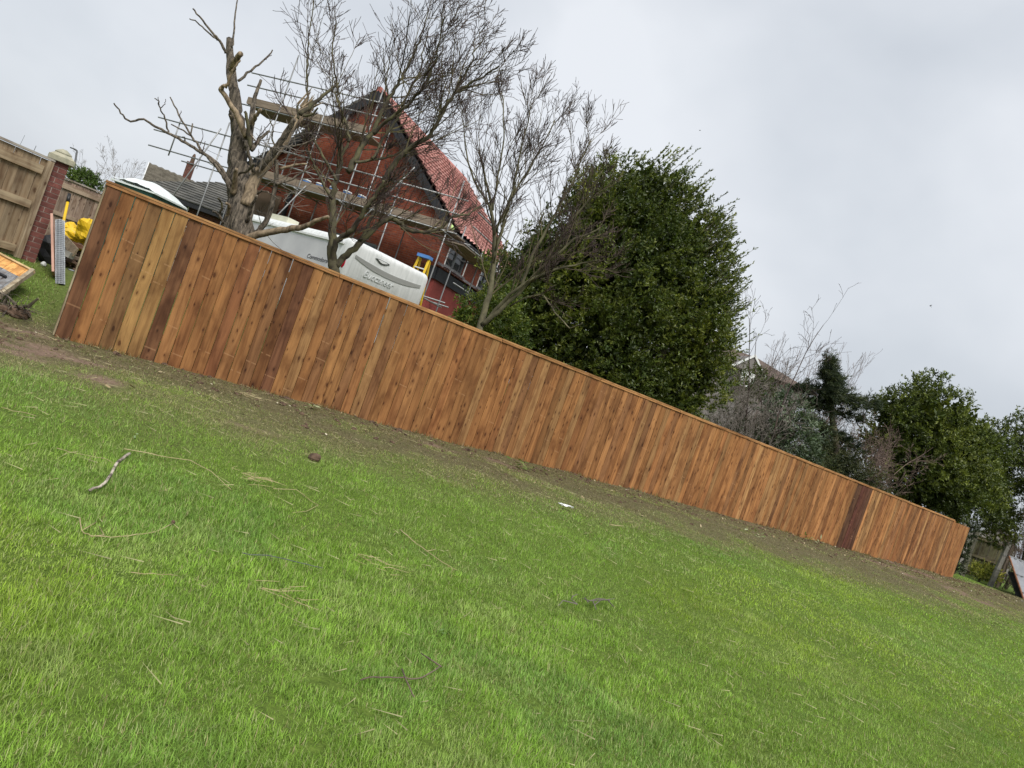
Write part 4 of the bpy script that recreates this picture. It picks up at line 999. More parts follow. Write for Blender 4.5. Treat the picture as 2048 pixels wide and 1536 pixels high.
# ------------------------------------------------------------------ left: clutter beyond the fence end
def gz(p): return tz(p.x, p.y)
rb0 = G(126, 553); rt = P(120, 441, rb0.y + 0.12); mr = thing('wire_mesh_roll', 'upright roll of galvanised wire mesh beside the new fence end', 'wire mesh', tuple(rb0))
axm = (rt - rb0); mlen = axm.length; axm.normalize(); ex_ = axm.orthogonal().normalized(); ey_ = axm.cross(ex_); RR = 0.056
MB().tube([rb0 + axm * 0.005, rt - axm * 0.01], RR * 0.86, 14).build('rolled_core', MT['galvshade'], mr, smooth=True)
wm = MB()
for k in range(20):
    a = 2 * math.pi * k / 20; q = ex_ * math.cos(a) * RR + ey_ * math.sin(a) * RR; wm.tube([rb0 + q, rt + q], 0.0022, 3, False)
for k in range(int(mlen / 0.027) + 1):
    ring = [rb0 + axm * (k * 0.027) + ex_ * math.cos(2 * math.pi * j / 14) * RR + ey_ * math.sin(2 * math.pi * j / 14) * RR for j in range(15)]
    wm.tube(ring, 0.0034, 3, False)
wm.build('wire', MT['galv'], mr, kind='stuff')
q0 = G(136, 560, 0.012)
o = MB(); o.tube([q0 + Vector((math.cos(a * math.pi / 6) * 0.042, math.sin(a * math.pi / 6) * 0.042, 0.0)) for a in range(13)], 0.009, 5, False)
tag(o.build('wire_ring', MT['galv'], None), 'small grey ring lying at the foot of the wire mesh roll', 'ring')
# leaning pinkish board and dark sack behind it
b0 = G(112, 545); b1 = P(106, 440, b0.y + 0.2)
o = MB().bar(b0, b1, 0.03, 0.40, Vector((-0.5, 0.85, 0))).build('sheet_board', MT['board_edge'], None)
tag(o, 'thin pink edged sheet leaning between the brick pier and wire mesh roll', 'board')
s0_ = P(93, 520, 10.7); s0_.z = gz(s0_) + 0.20
o = MB().blob(s0_, 0.17, 0.2, 0.26, 10, 8, 0.12, 5).build('rubble_sack', MT['rubber'], None); tag(o, 'black plastic sack slumped at the right foot of the brick pier', 'sack')
s1_ = G(86, 532); o = MB().blob(s1_ + Vector((0, 0, 0.03)), 0.042, 0.035, 0.035, 8, 6, 0.15, 8).build('white_stone', MT['white'], None); tag(o, 'small white stone in the grass below the brick pier', 'stone')
# yellow sacks
def crumple(name, c_, rx, ry, rz, mat_, seed, seg=18, rings=12):
    mb = MB().blob(c_, rx, ry, rz, seg, rings, 0.0, seed); r_ = np.random.default_rng(seed)
    A_ = np.array([tuple(v_) for v_ in mb.v]); cc = np.array(tuple(c_)); d_ = A_ - cc
    nn = sum(np.sin(d_ @ (r_.normal(size=3) * f) + r_.uniform(0, 6)) * a for f, a in ((9, .16), (17, .13), (31, .10), (60, .07)))
    A_ = cc + d_ * (1 + nn)[:, None]; mb.v = [Vector(q) for q in A_]
    return mb.build(name, mat_, None)
ys = [(150, 474, 12.2, 0.22, 0.22, 0.16, 'large crumpled yellow sack heaped behind the wire mesh roll'), (174, 462, 12.0, 0.13, 0.2, 0.22, 'tall yellow sack standing against the edge of the new fence'), (136, 458, 12.6, 0.14, 0.2, 0.11, 'small yellow sack under the yellow shovel handle')]
for k, (a, b_, Y, rx, ry, rz2, lab) in enumerate(ys):
    p = P(a, b_, Y)
    tag(crumple('yellow_sack', p, rx, ry, rz2, MT['yellow'], 20 + k), lab, 'sack', 'yellow sacks behind the fence end')
# shovel
h0, h1 = P(139, 388, 11.6), P(123, 462, 11.4)
sh = thing('shovel', 'yellow handled shovel with a black grip leaning by the pier', 'shovel', (h1.x, h1.y, gz(h1)))
MB().tube([h0.lerp(h1, 0.22), h1 + (h1 - h0) * 0.35], 0.022, 8).build('handle', MT['yellow'], sh, smooth=True)
MB().tube([h0, h0.lerp(h1, 0.22)], 0.027, 8).build('grip', MT['rubber'], sh, smooth=True)
e0 = h1 + (h1 - h0) * 0.35; MB().bar(e0, Vector((e0.x - 0.05, e0.y - 0.05, gz(e0) + 0.02)), 0.22, 0.012, Vector((0, 1, 0.1))).build('blade', MT['darksteel'], sh)
# kerb stone, planks, blocks
def loose(name, a, b_, wd, th, mat_, lab, cat, col_=None, upv=Vector((0, 0, 1))):
    o = MB().bar(a, b_, wd, th, upv).build(name, mat_, None); tag(o, lab, cat)
    if col_: o.color = (*col_, 1)
    return o
loose('kerb_stone', P(124, 449, 13.2), P(168, 467, 13.0), 0.16, 0.13, MT['concrete'], 'long pale concrete kerb lying across the yellow sacks', 'kerb stone')
loose('plank', P(127, 478, 11.2), P(151, 505, 10.9), 0.03, 0.14, MT['old_x'], 'broad grey plank sloping down beside the wire mesh roll', 'plank', (0.24, 0.19, 0.13), Vector((0.8, -0.5, 0)))
loose('plank', P(100, 505, 11.0), P(170, 520, 11.4), 0.12, 0.05, MT['old_x'], 'dark plank lying flat at the bottom of the rubble heap', 'plank', (0.12, 0.09, 0.065))
loose('plank', P(148, 488, 11.6), P(190, 505, 11.6), 0.10, 0.06, MT['old_x'], 'reddish plank end poking out behind the new fence edge', 'plank', (0.22, 0.12, 0.08))
for k, (a, b_, Y, lab) in enumerate(((137, 509, 10.9, 'grey concrete block at the foot of the sloping plank'), (103, 489, 11.2, 'grey concrete block resting against the brick pier'), (129, 504, 11.1, 'dark broken block just right of the wire mesh roll'))):
    p = P(a, b_, Y); o = MB().box((0, 0, 0), 0.14, 0.12, 0.09).build('rubble_block', MT['concrete'], None); o.location = (p.x, p.y, max(p.z, gz(p) + 0.04)); o.rotation_euler = (rb.uniform(-.2, .2), rb.uniform(-.2, .2), rb.uniform(0, 2)); tag(o, lab, 'block', 'rubble behind the fence end')
hp = MB()
for k in range(150):
    q = P(rb.uniform(92, 195), rb.uniform(490, 532), rb.uniform(11.0, 12.7)); q.z = gz(q) + rb.uniform(0.0, 0.42) * (1 if q.y > 11.6 else 0.3); r_ = rb.uniform(0.02, 0.07); hp.blob(q, r_ * 1.3, r_, r_ * 0.8, 6, 4, 0.3, k)
tag(hp.build('rubble', MT['soilclod'], None, kind='stuff'), 'dark heap of soil and broken rubble behind the fence end', 'rubble')

# loose panel leaning at the left edge: grey boards, fresh orange strip, pale frame
O = P(70, 545, 9.0); E1 = P(-95, 460, 9.3) - O; E2 = P(2, 594, 8.45) - O
lpn = thing('loose_panel', 'grey and orange boarded panel propped on the grass at left', 'panel', (O.x, O.y, gz(O)))
l1, l2_ = E1.length, E2.length; e1, e2 = E1.normalized(), E2.normalized(); en = e1.cross(e2).normalized()
if en.z < 0: en = -en
nb = 12
for k in range(nb):
    c_ = O + e1 * (l1 * (k + 0.5) / nb)
    MBo = MB().box(c_ + e2 * (l2_ * 0.16), l1 / nb - 0.006, l2_ * 0.32, 0.016, e1, e2, en).build('new_board', MT['orangewood'], lpn); j = rb.uniform(.9, 1.1); MBo.color = (0.62 * j, 0.33 * j, 0.115 * j, 1)
    MBo = MB().box(c_ + e2 * (l2_ * 0.66), l1 / nb - 0.006, l2_ * 0.68, 0.016, e1, e2, en).build('grey_board', MT['old_z'], lpn); j = rb.uniform(.85, 1.15); MBo.color = (0.20 * j, 0.205 * j, 0.215 * j, 1)
for f in (0.52, 0.80): MB().box(O + e1 * (l1 * 0.56) + e2 * (l2_ * f) + en * 0.024, l1 * 0.86, 0.028, 0.03, e1, e2, en).build('batten', MT['black'], lpn)
o = MB().box(O + e1 * 0.03 + e2 * (l2_ / 2) + en * 0.012, 0.06, l2_ + 0.02, 0.05, e1, e2, en).build('frame_side', MT['old_z'], lpn); o.color = (0.33, 0.28, 0.20, 1)
o = MB().box(O + e1 * (l1 / 2) + e2 * 0.012 + en * 0.014, l1, 0.03, 0.036, e1, e2, en).build('frame_top', MT['old_x'], lpn); o.color = (0.50, 0.36, 0.19, 1)
o = MB().box(O + e1 * (l1 / 2) + e2 * (l2_ - 0.0) + en * 0.0, l1, 0.05, 0.04, e1, e2, en).build('frame_bottom', MT['old_x'], lpn); o.color = (0.33, 0.28, 0.20, 1)
# props under it
for f in (0.25, 0.8):
    q = O + e1 * (l1 * f) + e2 * (l2_ * 0.12) - en * 0.03; MB().box((q.x, q.y, (q.z + gz(q)) / 2), 0.06, 0.06, max(q.z - gz(q), 0.05)).build('prop', MT['plank'], lpn)

# uprooted stump with roots
st0 = G(28, 628); stm = thing('root_stump', 'tangle of dug up brown roots on the bare soil at left', 'stump', tuple(st0))
rr = random.Random(5); rm = MB()
for k in range(60):
    a = rr.uniform(0, 2 * math.pi); p0 = st0 + Vector((math.cos(a) * rr.uniform(0, 0.16), math.sin(a) * rr.uniform(0, 0.12), rr.uniform(0.0, 0.08)))
    pts, _ = curve_pts(p0, Vector((math.cos(a + 1), math.sin(a + 1), rr.uniform(-0.1, 0.9))), rr.uniform(0.15, 0.42), 7, rr, 0.38, Vector((0, 0, -1)), 0.10)
    for q in pts: q.z = max(q.z, gz(q) + 0.006)
    r_ = rr.uniform(0.003, 0.010); rm.tube(pts, [r_ * (1 - i_ * 0.09) for i_ in range(8)], 4)
rm.build('roots', MT['deadbark'], stm)
MB().tube([G(45, 622, 0.06), P(58, 612, 8.0), P(76, 597, 8.0)], [0.022, 0.018, 0.013], 6).build('snag', MT['bark'], stm)
MB().tube([P(-8, 583, 8.1), P(15, 592, 8.0), P(32, 608, 7.95), G(38, 624, 0.02)], [0.012, 0.012, 0.01, 0.008], 5).build('root', MT['deadbark'], stm)
MB().blob(st0 + Vector((0, 0, 0.02)), 0.17, 0.14, 0.08, 12, 8, 0.2, 2).build('root_ball', MT['soilclod'], stm)

# ------------------------------------------------------------------ dead pollarded tree
def c2(l, off=(220, 0), k=3.2): return [(off[0] + a / k, off[1] + b_ / k) for a, b_ in l]
DZ = 10.9
tb = P(480, 462, DZ); dt = thing('dead_tree', 'dead pollarded tree with broken pale limbs behind the fence', 'tree', (tb.x, tb.y, gz(tb)))
rr = random.Random(3)
pts, rad = limb_px(c2([(835, 1900), (835, 1640), (830, 1480), (842, 1300), (835, 1150), (820, 1000), (822, 850), (808, 700), (788, 560), (772, 400), (764, 245)]), DZ, 30, 5.5, 0.3, 4, 0.012, rr)
rp_ = [36, 32, 27, 25, 21, 18, 13.5, 11.5, 10, 8, 4.8]; rad = []
for i_ in range(len(pts)):
    t = i_ / 4; k = min(int(t), 9); rad.append((rp_[k] + (rp_[k + 1] - rp_[k]) * (t - k)) * DZ / FPX * rr.uniform(0.93, 1.08))
tk = MB().tube(pts, rad, 22)
for vi, v_ in enumerate(tk.v):
    c_ = pts[min(vi // 22, len(pts) - 1)]; a_ = (vi % 22) / 22 * 6.283; hgt_ = (vi // 22)
    k_ = 1 + 0.10 * math.sin(a_ * 5 + hgt_ * 0.22) + 0.07 * math.sin(a_ * 9 - hgt_ * 0.35 + 1) + rr.uniform(-.03, .03)
    tk.v[vi] = c_ + (v_ - c_) * k_
tk.build('trunk', MT['deadbark'], dt, smooth=True)
DEAD = [  # outline, start and end radius, material, depth change
    ([(745, 340), (700, 262), (660, 215), (590, 130), (530, 55)], 10, 4.5, 'deadbark', -.3), ([(690, 255), (620, 200), (560, 148), (508, 120)], 6, 3.5, 'deadbark', -.2),
    ([(782, 300), (795, 180), (805, 60), (822, -40)], 7, 3.5, 'deadbark', .3), ([(778, 450), (800, 395), (838, 345)], 22, 17, 'palewood', -.25),
    ([(872, 880), (830, 770), (780, 680), (730, 600), (708, 575), (722, 556), (752, 540), (775, 470), (800, 430), (835, 385)], 20, 5, 'palewood', -.3), ([(822, 522), (900, 450), (970, 400), (1040, 320)], 9, 4, 'deadbark', .4),
    ([(985, 385), (1010, 365), (1035, 352)], 3, 2, 'twig', .1), ([(885, 950), (900, 820), (912, 700), (930, 620), (966, 512)], 26, 9, 'deadbark', .3), ([(905, 800), (935, 745), (968, 700)], 17, 9, 'palewood', -.2),
    ([(900, 950), (885, 820), (862, 712)], 15, 9, 'bark', -.2), ([(905, 960), (960, 890), (1020, 838)], 16, 7, 'deadbark', .2), ([(930, 900), (870, 830), (800, 760), (760, 740)], 5, 2, 'palewood', .1),
    ([(775, 1190), (720, 1090), (640, 1010), (560, 960), (460, 900), (370, 850), (290, 810), (215, 768), (110, 765), (70, 720), (25, 660)], 13, 4, 'deadbark', -.6),
    ([(372, 852), (362, 790), (345, 740), (315, 680), (312, 650), (285, 630)], 6, 3, 'deadbark', -.2), ([(600, 985), (560, 920), (520, 870), (440, 740), (385, 622)], 9, 4, 'deadbark', .3),
    ([(520, 868), (460, 830), (392, 796)], 6, 4, 'deadbark', .1), ([(522, 868), (528, 790)], 5, 4.5, 'deadbark', 0), ([(775, 1230), (740, 1150), (690, 1080), (620, 995)], 12, 9, 'deadbark', -.2),
    ([(480, 905), (482, 885), (465, 875)], 5, 3, 'bark', 0), ([(570, 980), (600, 940), (610, 905)], 3.5, 2, 'twig', 0), ([(575, 930), (592, 880), (592, 820)], 3, 1.5, 'twig', 0), ([(330, 690), (352, 660), (358, 635)], 3, 1.5, 'twig', 0), ([(312, 670), (308, 620)], 3, 2, 'twig', 0), ([(445, 745), (455, 708)], 3, 2, 'twig', 0),
    ([(870, 1320), (905, 1200), (950, 1110), (1020, 1020), (1090, 930), (1150, 840), (1205, 760), (1255, 680)], 42, 27, 'palewood', .5), ([(960, 1080), (1060, 960), (1130, 850), (1180, 765)], 26, 14, 'deadbark', -.3),
    ([(1215, 730), (1270, 690), (1330, 640), (1395, 590), (1447, 543)], 16, 7, 'bark', .3), ([(1235, 740), (1290, 735), (1330, 690)], 10, 5, 'bark', -.1), ([(1205, 760), (1200, 700), (1205, 670)], 10, 6, 'bark', 0),
    ([(1030, 950), (1120, 940), (1200, 930), (1340, 880)], 8, 4, 'deadbark', .3), ([(870, 1540), (930, 1505), (1050, 1482), (1200, 1462), (1290, 1430), (1340, 1405), (1400, 1385)], 27, 10, 'palewood', -.4),
    ([(1062, 1020), (1068, 1130), (1050, 1240), (1030, 1330), (985, 1440), (930, 1500)], 13, 20, 'deadbark', .2), ([(1060, 1180), (1120, 1160), (1190, 1130), (1275, 1065)], 10, 5, 'deadbark', .2),
    ([(1090, 1085), (1150, 1060), (1260, 1050)], 10, 6, 'palewood', .1), ([(780, 1160), (830, 1110), (880, 1090), (930, 1050)], 8, 10, 'deadbark', -.35), ([(920, 1100), (890, 1000), (870, 900)], 14, 10, 'deadbark', -.2),
    ([(1055, 940), (1035, 880), (1045, 830), (1010, 740), (985, 690)], 6, 3, 'bark', -.1), ([(930, 920), (970, 850), (1020, 790), (1090, 690)], 4, 2, 'twig', .2), ([(700, 1400), (712, 1330), (705, 1280), (690, 1272)], 8, 5, 'bark', -.3), ([(745, 1440), (690, 1370), (660, 1350)], 9, 6, 'deadbark', -.3), ([(745, 1400), (765, 1330), (745, 1300)], 12, 8, 'palewood', -.3),
    ([(940, 1240), (970, 1225), (1020, 1235), (1080, 1275)], 6, 4, 'deadbark', -.2), ([(880, 1420), (900, 1330), (940, 1250)], 12, 8, 'deadbark', -.3), ([(790, 1240), (800, 1150), (810, 1080)], 22, 10, 'palewood', -.32),
]
for pp, r0, r1, mt_, dd in DEAD:
    pts, rad = limb_px(c2(pp), DZ - 0.05, r0 / 3.2, r1 / 3.2, dd, 4, 0.006, rr)
    MB().tube(pts, rad, 8 if r0 > 8 else 5).build('limb', MT[mt_], dt, smooth=True)
# splintered break at the top of the right limb
sp_ = MB(); q0 = P(*c2([(1245, 700)])[0], DZ + 0.45)
for k in range(16):
    a = q0 + Vector((rr.gauss(0, .07), rr.gauss(0, .06), rr.gauss(0, .05))); b_ = a + Vector((rr.uniform(-0.02, 0.16), rr.gauss(0, .04), rr.uniform(0.1, 0.36))); sp_.tube([a, b_], [0.022, 0.004], 4)
sp_.build('splinters', MT['palewood'], dt)
tw = MB(); trop = Vector((0.3, 0, 1)).normalized()
for k in range(26):
    q = P(*c2([(rr.uniform(930, 1150), rr.uniform(850, 1350))])[0], DZ + rr.uniform(-.4, .6)); grow([tw], q, Vector((rr.uniform(-.2, 1), rr.uniform(-.5, .5), rr.uniform(-0.3, 1))), rr.uniform(0.3, 1.0), 0.008, 0, rr, trop, [(4, 0.5, 45, 0.14, 0.05), (0, 0.5, 40, 0.1, 0.05)])
tw.build('twigs', MT['twiggrey'], dt)

# ------------------------------------------------------------------ bare trees
def bare_tree(name, label, base_px, Z, limbs, cfg, seed, trop, barkm, twigm, ltwigm, fillers=()):
    b0 = P(*base_px, Z); t = thing(name, label, 'tree', (b0.x, b0.y, gz(b0))); rr = random.Random(seed)
    L1, L2 = MB(), MB()
    for pp, r0, r1, dd, mult, first in limbs:
        pts, rad = limb_px(pp, Z, r0, r1, dd, 4, 0.012, rr)
        if first:
            g_ = pts[0].copy(); g_.z = gz(g_) - 0.05; pts.insert(0, g_.lerp(pts[0], 0.5)); pts.insert(0, g_); rad = [rad[0] * 1.35, rad[0] * 1.1] + rad
        MB().tube(pts, rad, 8 if r0 > 6 else 6).build('trunk' if first else 'limb', barkm, t, smooth=True)
        Lg = sum((pts[i_ + 1] - pts[i_]).length for i_ in range(len(pts) - 1))
        if mult > 0: sprout([L1, L1, L2], pts, rad, max(Lg, 1.0), 0, rr, trop, cfg, 0.3 if first else 0.12, mult)
    L1.build('branches', ltwigm, t, kind='stuff'); L2.build('twigs', twigm, t, kind='stuff')
    return t
def c3(l): return [(500 + a / 2.845, 100 + b_ / 2.845) for a, b_ in l]
wind = Vector((0.16, 0.0, 1.0)).normalized(); calm = Vector((-0.06, 0.0, 1.0)).normalized()
CFG = [(15, 0.42, 42, 0.09, 0.11), (8, 0.60, 38, 0.09, 0.10), (3.4, 0.58, 36, 0.09, 0.08), (0, 0.5, 30, 0.08, 0.06)]
T1 = [
    (c3([(480, 1260), (465, 1160), (470, 1000), (468, 850), (490, 740), (520, 640), (560, 520)]), 11.02, 2.50, 0.4, 0.9, True),
    (c3([(470, 1215), (495, 1090), (560, 1045), (610, 985), (660, 900), (720, 820), (760, 740)]), 6.50, 2.50, -0.5, 0.9, False),
    (c3([(480, 1235), (550, 1165), (640, 1085), (720, 1005), (790, 960), (850, 980), (900, 1030), (1000, 1035), (1080, 1010), (1160, 950), (1260, 900)]), 7.50, 1.50, 0.2, 0.9, False),
    (c3([(560, 690), (600, 610), (650, 530), (700, 460), (750, 360), (800, 260), (850, 180), (900, 90), (950, -20), (985, -130), (1010, -240)]), 6.50, 1.00, 0.7, 1.35, False),
    (c3([(700, 470), (790, 400), (880, 330), (960, 240), (1020, 150), (1060, 40), (1080, -80), (1110, -190)]), 4.00, 1.00, -0.6, 1.2, False),
    (c3([(760, 745), (830, 640), (900, 565), (1000, 500), (1060, 420), (1100, 350), (1165, 245), (1250, 190), (1330, 150), (1420, 90)]), 6.00, 1.50, -0.4, 1.5, False),
    (c3([(1080, 390), (1130, 300), (1200, 190), (1250, 90), (1290, 0), (1340, -90)]), 3.00, 1.00, 0.3, 0.9, False),
    (c3([(560, 520), (545, 420), (510, 320), (500, 220), (480, 100), (470, -40), (490, -170)]), 3.00, 1.00, 0.4, 0.9, False),
    (c3([(470, 850), (420, 760), (360, 640), (320, 540), (300, 450)]), 3.00, 1.00, -0.3, 0.7, False),
    (c3([(490, 740), (420, 600), (340, 470), (320, 320), (330, 200), (325, 90), (335, -40), (350, -190), (360, -280)]), 3.00, 1.00, 0.3, 0.55, False),
    (c3([(600, 640), (720, 620), (820, 600), (880, 570)]), 3.00, 1.50, 0.5, 0.8, False),
    (c3([(630, 1080), (700, 940), (740, 850), (820, 760), (900, 700)]), 4.00, 1.50, 0.6, 0.9, False),
    (c3([(700, 620), (760, 500), (820, 420), (900, 250), (960, 130), (990, 0), (1020, -130)]), 3.50, 1.00, 0.8, 1.1, False),
    (c3([(1160, 950), (1240, 930), (1330, 870)]), 2.50, 1.00, 0.2, 0.5, False),
]
bare_tree('bare_tree', 'dense wind swept bare tree with lichened limbs in front of the brick house', (670, 540), 11.6, T1, CFG, 21, wind, MT['bark'], MT['twig'], MT['twiglichen'])
CFG2 = [(13, 0.38, 34, 0.08, 0.13), (8, 0.60, 34, 0.09, 0.12), (3.4, 0.58, 34, 0.09, 0.10), (0, 0.5, 30, 0.08, 0.06)]
T2 = [
    ([(955, 690), (962, 650), (978, 590), (986, 540), (988, 480), (984, 420), (972, 360), (958, 300)], 7.54, 1.50, 0.3, 1.0, True),
    ([(986, 520), (1008, 440), (1030, 360), (1045, 290), (1062, 210)], 3.00, 1.00, -0.4, 1.1, False),
    ([(985, 430), (950, 360), (930, 290), (925, 220)], 2.50, 1.00, 0.4, 0.9, False),
    ([(988, 470), (1020, 400), (1070, 320), (1110, 240)], 3.00, 1.00, 0.5, 1.1, False),
    ([(965, 650), (1010, 610), (1060, 560), (1100, 520), (1150, 480), (1200, 455)], 5.50, 1.50, -0.6, 1.1, False),
    ([(1040, 575), (1070, 500), (1120, 410), (1155, 340), (1182, 280)], 3.50, 1.00, -0.2, 1.2, False),
    ([(1080, 545), (1130, 460), (1180, 395), (1205, 340)], 3.00, 1.00, -0.5, 1.1, False),
    ([(970, 645), (1020, 590), (1080, 550), (1150, 530), (1200, 520)], 4.00, 1.50, -0.8, 0.8, False),
    ([(1020, 610), (1080, 590), (1110, 625), (1140, 655), (1165, 645)], 2.00, 1.00, -0.9, 0.35, False),
    ([(984, 420), (1000, 330), (1010, 260), (1005, 190)], 2.00, 1.00, 0.1, 0.9, False),
]
bare_tree('bare_tree', 'slimmer bare tree with upright purple twigs left of the big evergreen', (960, 680), 12.9, T2, CFG2, 33, calm, MT['bark2'], MT['twig'], MT['twiglichen'])

# ------------------------------------------------------------------ big evergreen
EZ = 17.0
tb = P(1270, 800, EZ); ev = thing('evergreen_tree', 'huge dark evergreen tree with wind blown shoots rising above the fence', 'tree', (tb.x, tb.y, gz(tb)))
def pb(x, y, rpx, Z, dz=0.0): return (tuple(P(x, y, Z + dz)), rpx * Z / FPX)
BL = [pb(1215, 440, 105, EZ, 0.3), pb(1290, 395, 78, EZ, 0), pb(1315, 480, 106, EZ, 0.2), pb(1160, 530, 118, EZ, 0.2), pb(1250, 570, 150, EZ, -0.2), pb(1358, 560, 92, EZ, 0.1), pb(1100, 610, 92, EZ, 0), pb(1350, 660, 105, EZ, 0.1),
      pb(1210, 690, 130, EZ, -0.3), pb(1050, 660, 62, EZ, -0.4), pb(1310, 770, 85, EZ, -0.2), pb(1380, 760, 60, EZ, 0.2), pb(1020, 560, 45, EZ, 0.6), pb(1110, 700, 80, EZ, -0.3), pb(1382, 490, 46, EZ, 0.2), pb(1402, 620, 50, EZ, 0.2), pb(1390, 700, 48, EZ, .2), pb(1355, 790, 60, EZ, 0), pb(1230, 790, 90, EZ, 0.4), pb(1018, 640, 50, EZ, -0.4), pb(1030, 700, 64, EZ, -0.2), pb(1062, 560, 62, EZ, 0.2), pb(1075, 650, 70, EZ, -0.2), pb(1085, 500, 46, EZ, 0.4)]
GREENS = [(0.064, 0.090, 0.014), (0.086, 0.113, 0.016), (0.046, 0.068, 0.014), (0.110, 0.134, 0.019), (0.070, 0.094, 0.018), (0.132, 0.152, 0.026)]
wnd = np.array([0.48, 0.0, 0.88])
CL_ = clumps(BL, 1.5, 0.26, 0.60, 40, 0.78)
f1_ = foliage(CL_, 13800, 13, 0.085, 0.035, 0.22, GREENS, wnd, 0.42, (0.62, 1.08), 0.8, 41, rej=0.42, tone=0.45)
f2_ = foliage(BL, 4300, 10, 0.15, 0.08, 0.4, [tuple(c_ * 0.6 for c_ in q_) for q_ in GREENS[:3]], wnd, 0.2, (0.10, 0.58), 1.2, 42, rej=0.0)  # inner leaves, tinted darker to stand for shade inside the crown
# long blown shoots on the windward outline
top_bl = [BL[0], BL[1], BL[2], BL[5], BL[14], BL[15], BL[7]]
q = np.random.default_rng(44); Vs, Fs, Ts, off = [], [], [], 0
ev_sh = MB()
for k in range(330):
    b_ = top_bl[q.integers(len(top_bl))]; ang = q.uniform(-0.45, 1.75); cc = Vector(b_[0]); r_ = b_[1]
    p0 = cc + Vector((math.cos(ang) * r_ * 0.93, q.normal(0, 0.35) * r_, math.sin(ang) * r_ * 0.93))
    dn = (Vector((0.50, 0, 0.90)) + Vector((math.cos(ang), 0, math.sin(ang))) * 0.30 + Vector(q.normal(0, 0.12, 3))).normalized()
    L = q.uniform(0.3, 0.8); m_ = 28
    ev_sh.tube([p0 - dn * 0.2, p0 + dn * L], [0.008, 0.003], 3, False)
    t = q.uniform(0.1, 1.0, m_); base = np.array(p0)[None] + np.array(dn)[None] * (t * L)[:, None]
    ld = unit(np.array(dn)[None] * 1.0 + unit(q.normal(size=(m_, 3))) * 0.62); side = unit(np.cross(ld, q.normal(size=(m_, 3))))
    ll = 0.078 * q.uniform(0.7, 1.2, m_)[:, None]; lw = 0.026
    V = np.stack([base, base + ld * ll * .5 + side * lw * .5, base + ld * ll, base + ld * ll * .5 - side * lw * .5], 1).reshape(-1, 3)
    i_ = (np.arange(m_) * 4)[:, None]; Fc = np.concatenate([i_ + np.array([[0, 1, 2]]), i_ + np.array([[0, 2, 3]])], 0)
    c_ = np.array(GREENS[q.integers(6)]) * q.uniform(0.9, 1.4); T = np.repeat(np.repeat(c_[None], m_, 0) * q.uniform(.8, 1.2, m_)[:, None], 4, 0)
    Vs.append(V); Fs.append(Fc + off); Ts.append(T); off += len(V)
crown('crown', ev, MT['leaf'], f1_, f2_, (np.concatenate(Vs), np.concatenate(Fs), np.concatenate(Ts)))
ev_sh.build('shoots', MT['bark'], ev, kind='stuff')
rr = random.Random(9)
for k, (bx, tx, ty, r_) in enumerate(((1265, 1240, 470, 13), (1285, 1350, 520, 11), (1250, 1120, 620, 9), (1180, 1190, 690, 5), (1240, 1290, 640, 8))):
    g_ = P(bx, 815, EZ + rr.uniform(-.5, .3)); g0 = g_.copy(); g0.z = gz(g_) - 0.05; tp = P(tx, ty, EZ + rr.uniform(-.3, .3)); md = g_.lerp(tp, 0.5) + Vector((rr.gauss(0, .15), 0, 0))
    MB().tube([g0, g_, md, tp], [r_ * EZ / FPX * f for f in (1.2, 1, .7, .25)], 7).build('trunk', MT['bark'], ev, smooth=True)

# holly-like shrub at the foot of the slim bare tree
sb = P(965, 640, 13.6); shb = thing('leafy_shrub', 'bright green leafy shrub against the red wall behind the fence', 'shrub', (sb.x, sb.y, gz(sb)))
crown('crown', shb, MT['leaf'], foliage([pb(955, 625, 34, 13.6), pb(1000, 640, 38, 13.6, .2), pb(940, 660, 36, 13.6), pb(1010, 600, 26, 13.8, .5), pb(1000, 680, 50, 13.6)], 900, 13, 0.075, 0.03, 0.2, [(0.070, 0.108, 0.016), (0.098, 0.138, 0.020), (0.05, 0.080, 0.015), (0.14, 0.175, 0.03)], (0.2, 0, 0.6), 0.3, (0.6, 1.05), 0.9, 51))
MB().tube([(sb.x, sb.y, gz(sb) - 0.05), sb], [0.04, 0.015], 6).build('stem', MT['bark'], shb)

# ------------------------------------------------------------------ thicket right of the evergreen
def bush_twigs(name, label, x0, x1, ybase, Z, n_, hgt, twm, seed, trop, spread=0.5, r=0.010, zj=0.8, cfg=None, cat='shrub', lean=0.0):
    rr = random.Random(seed); c_ = P((x0 + x1) / 2, ybase, Z); t = thing(name, label, cat, (c_.x, c_.y, gz(c_))); mb = MB()
    for k in range(n_):
        q = P(rr.uniform(x0, x1), ybase, Z + rr.uniform(-zj, zj)); q.z = gz(q) + rr.uniform(0.0, max(0.05, (c_.z - gz(c_))))
        grow([mb], q, Vector((rr.gauss(lean, spread), rr.gauss(0, spread * .6), 1)), hgt * rr.uniform(0.6, 1.2), r, 0, rr, trop, cfg or [(8, 0.5, 38, 0.08, 0.03), (5, 0.5, 40, 0.12, 0.03), (2, 0.5, 35, 0.12, 0.03), (0, .5, 30, .1, 0)])
    mb.build('branches', twm, t, kind='stuff'); return t
zup = Vector((-0.04, 0, 1))
bush_twigs('bare_shrub', 'grey tangled bare shrub against the right side of the evergreen', 1430, 1560, 860, 19.6, 36, 1.9, MT['twiggrey'], 61, zup, 0.55, 0.012)
bush_twigs('bare_sapling', 'bare forked sapling rising in front of the far house', 1480, 1560, 850, 19.8, 7, 3.2, MT['twig'], 62, zup, 0.3, 0.022)
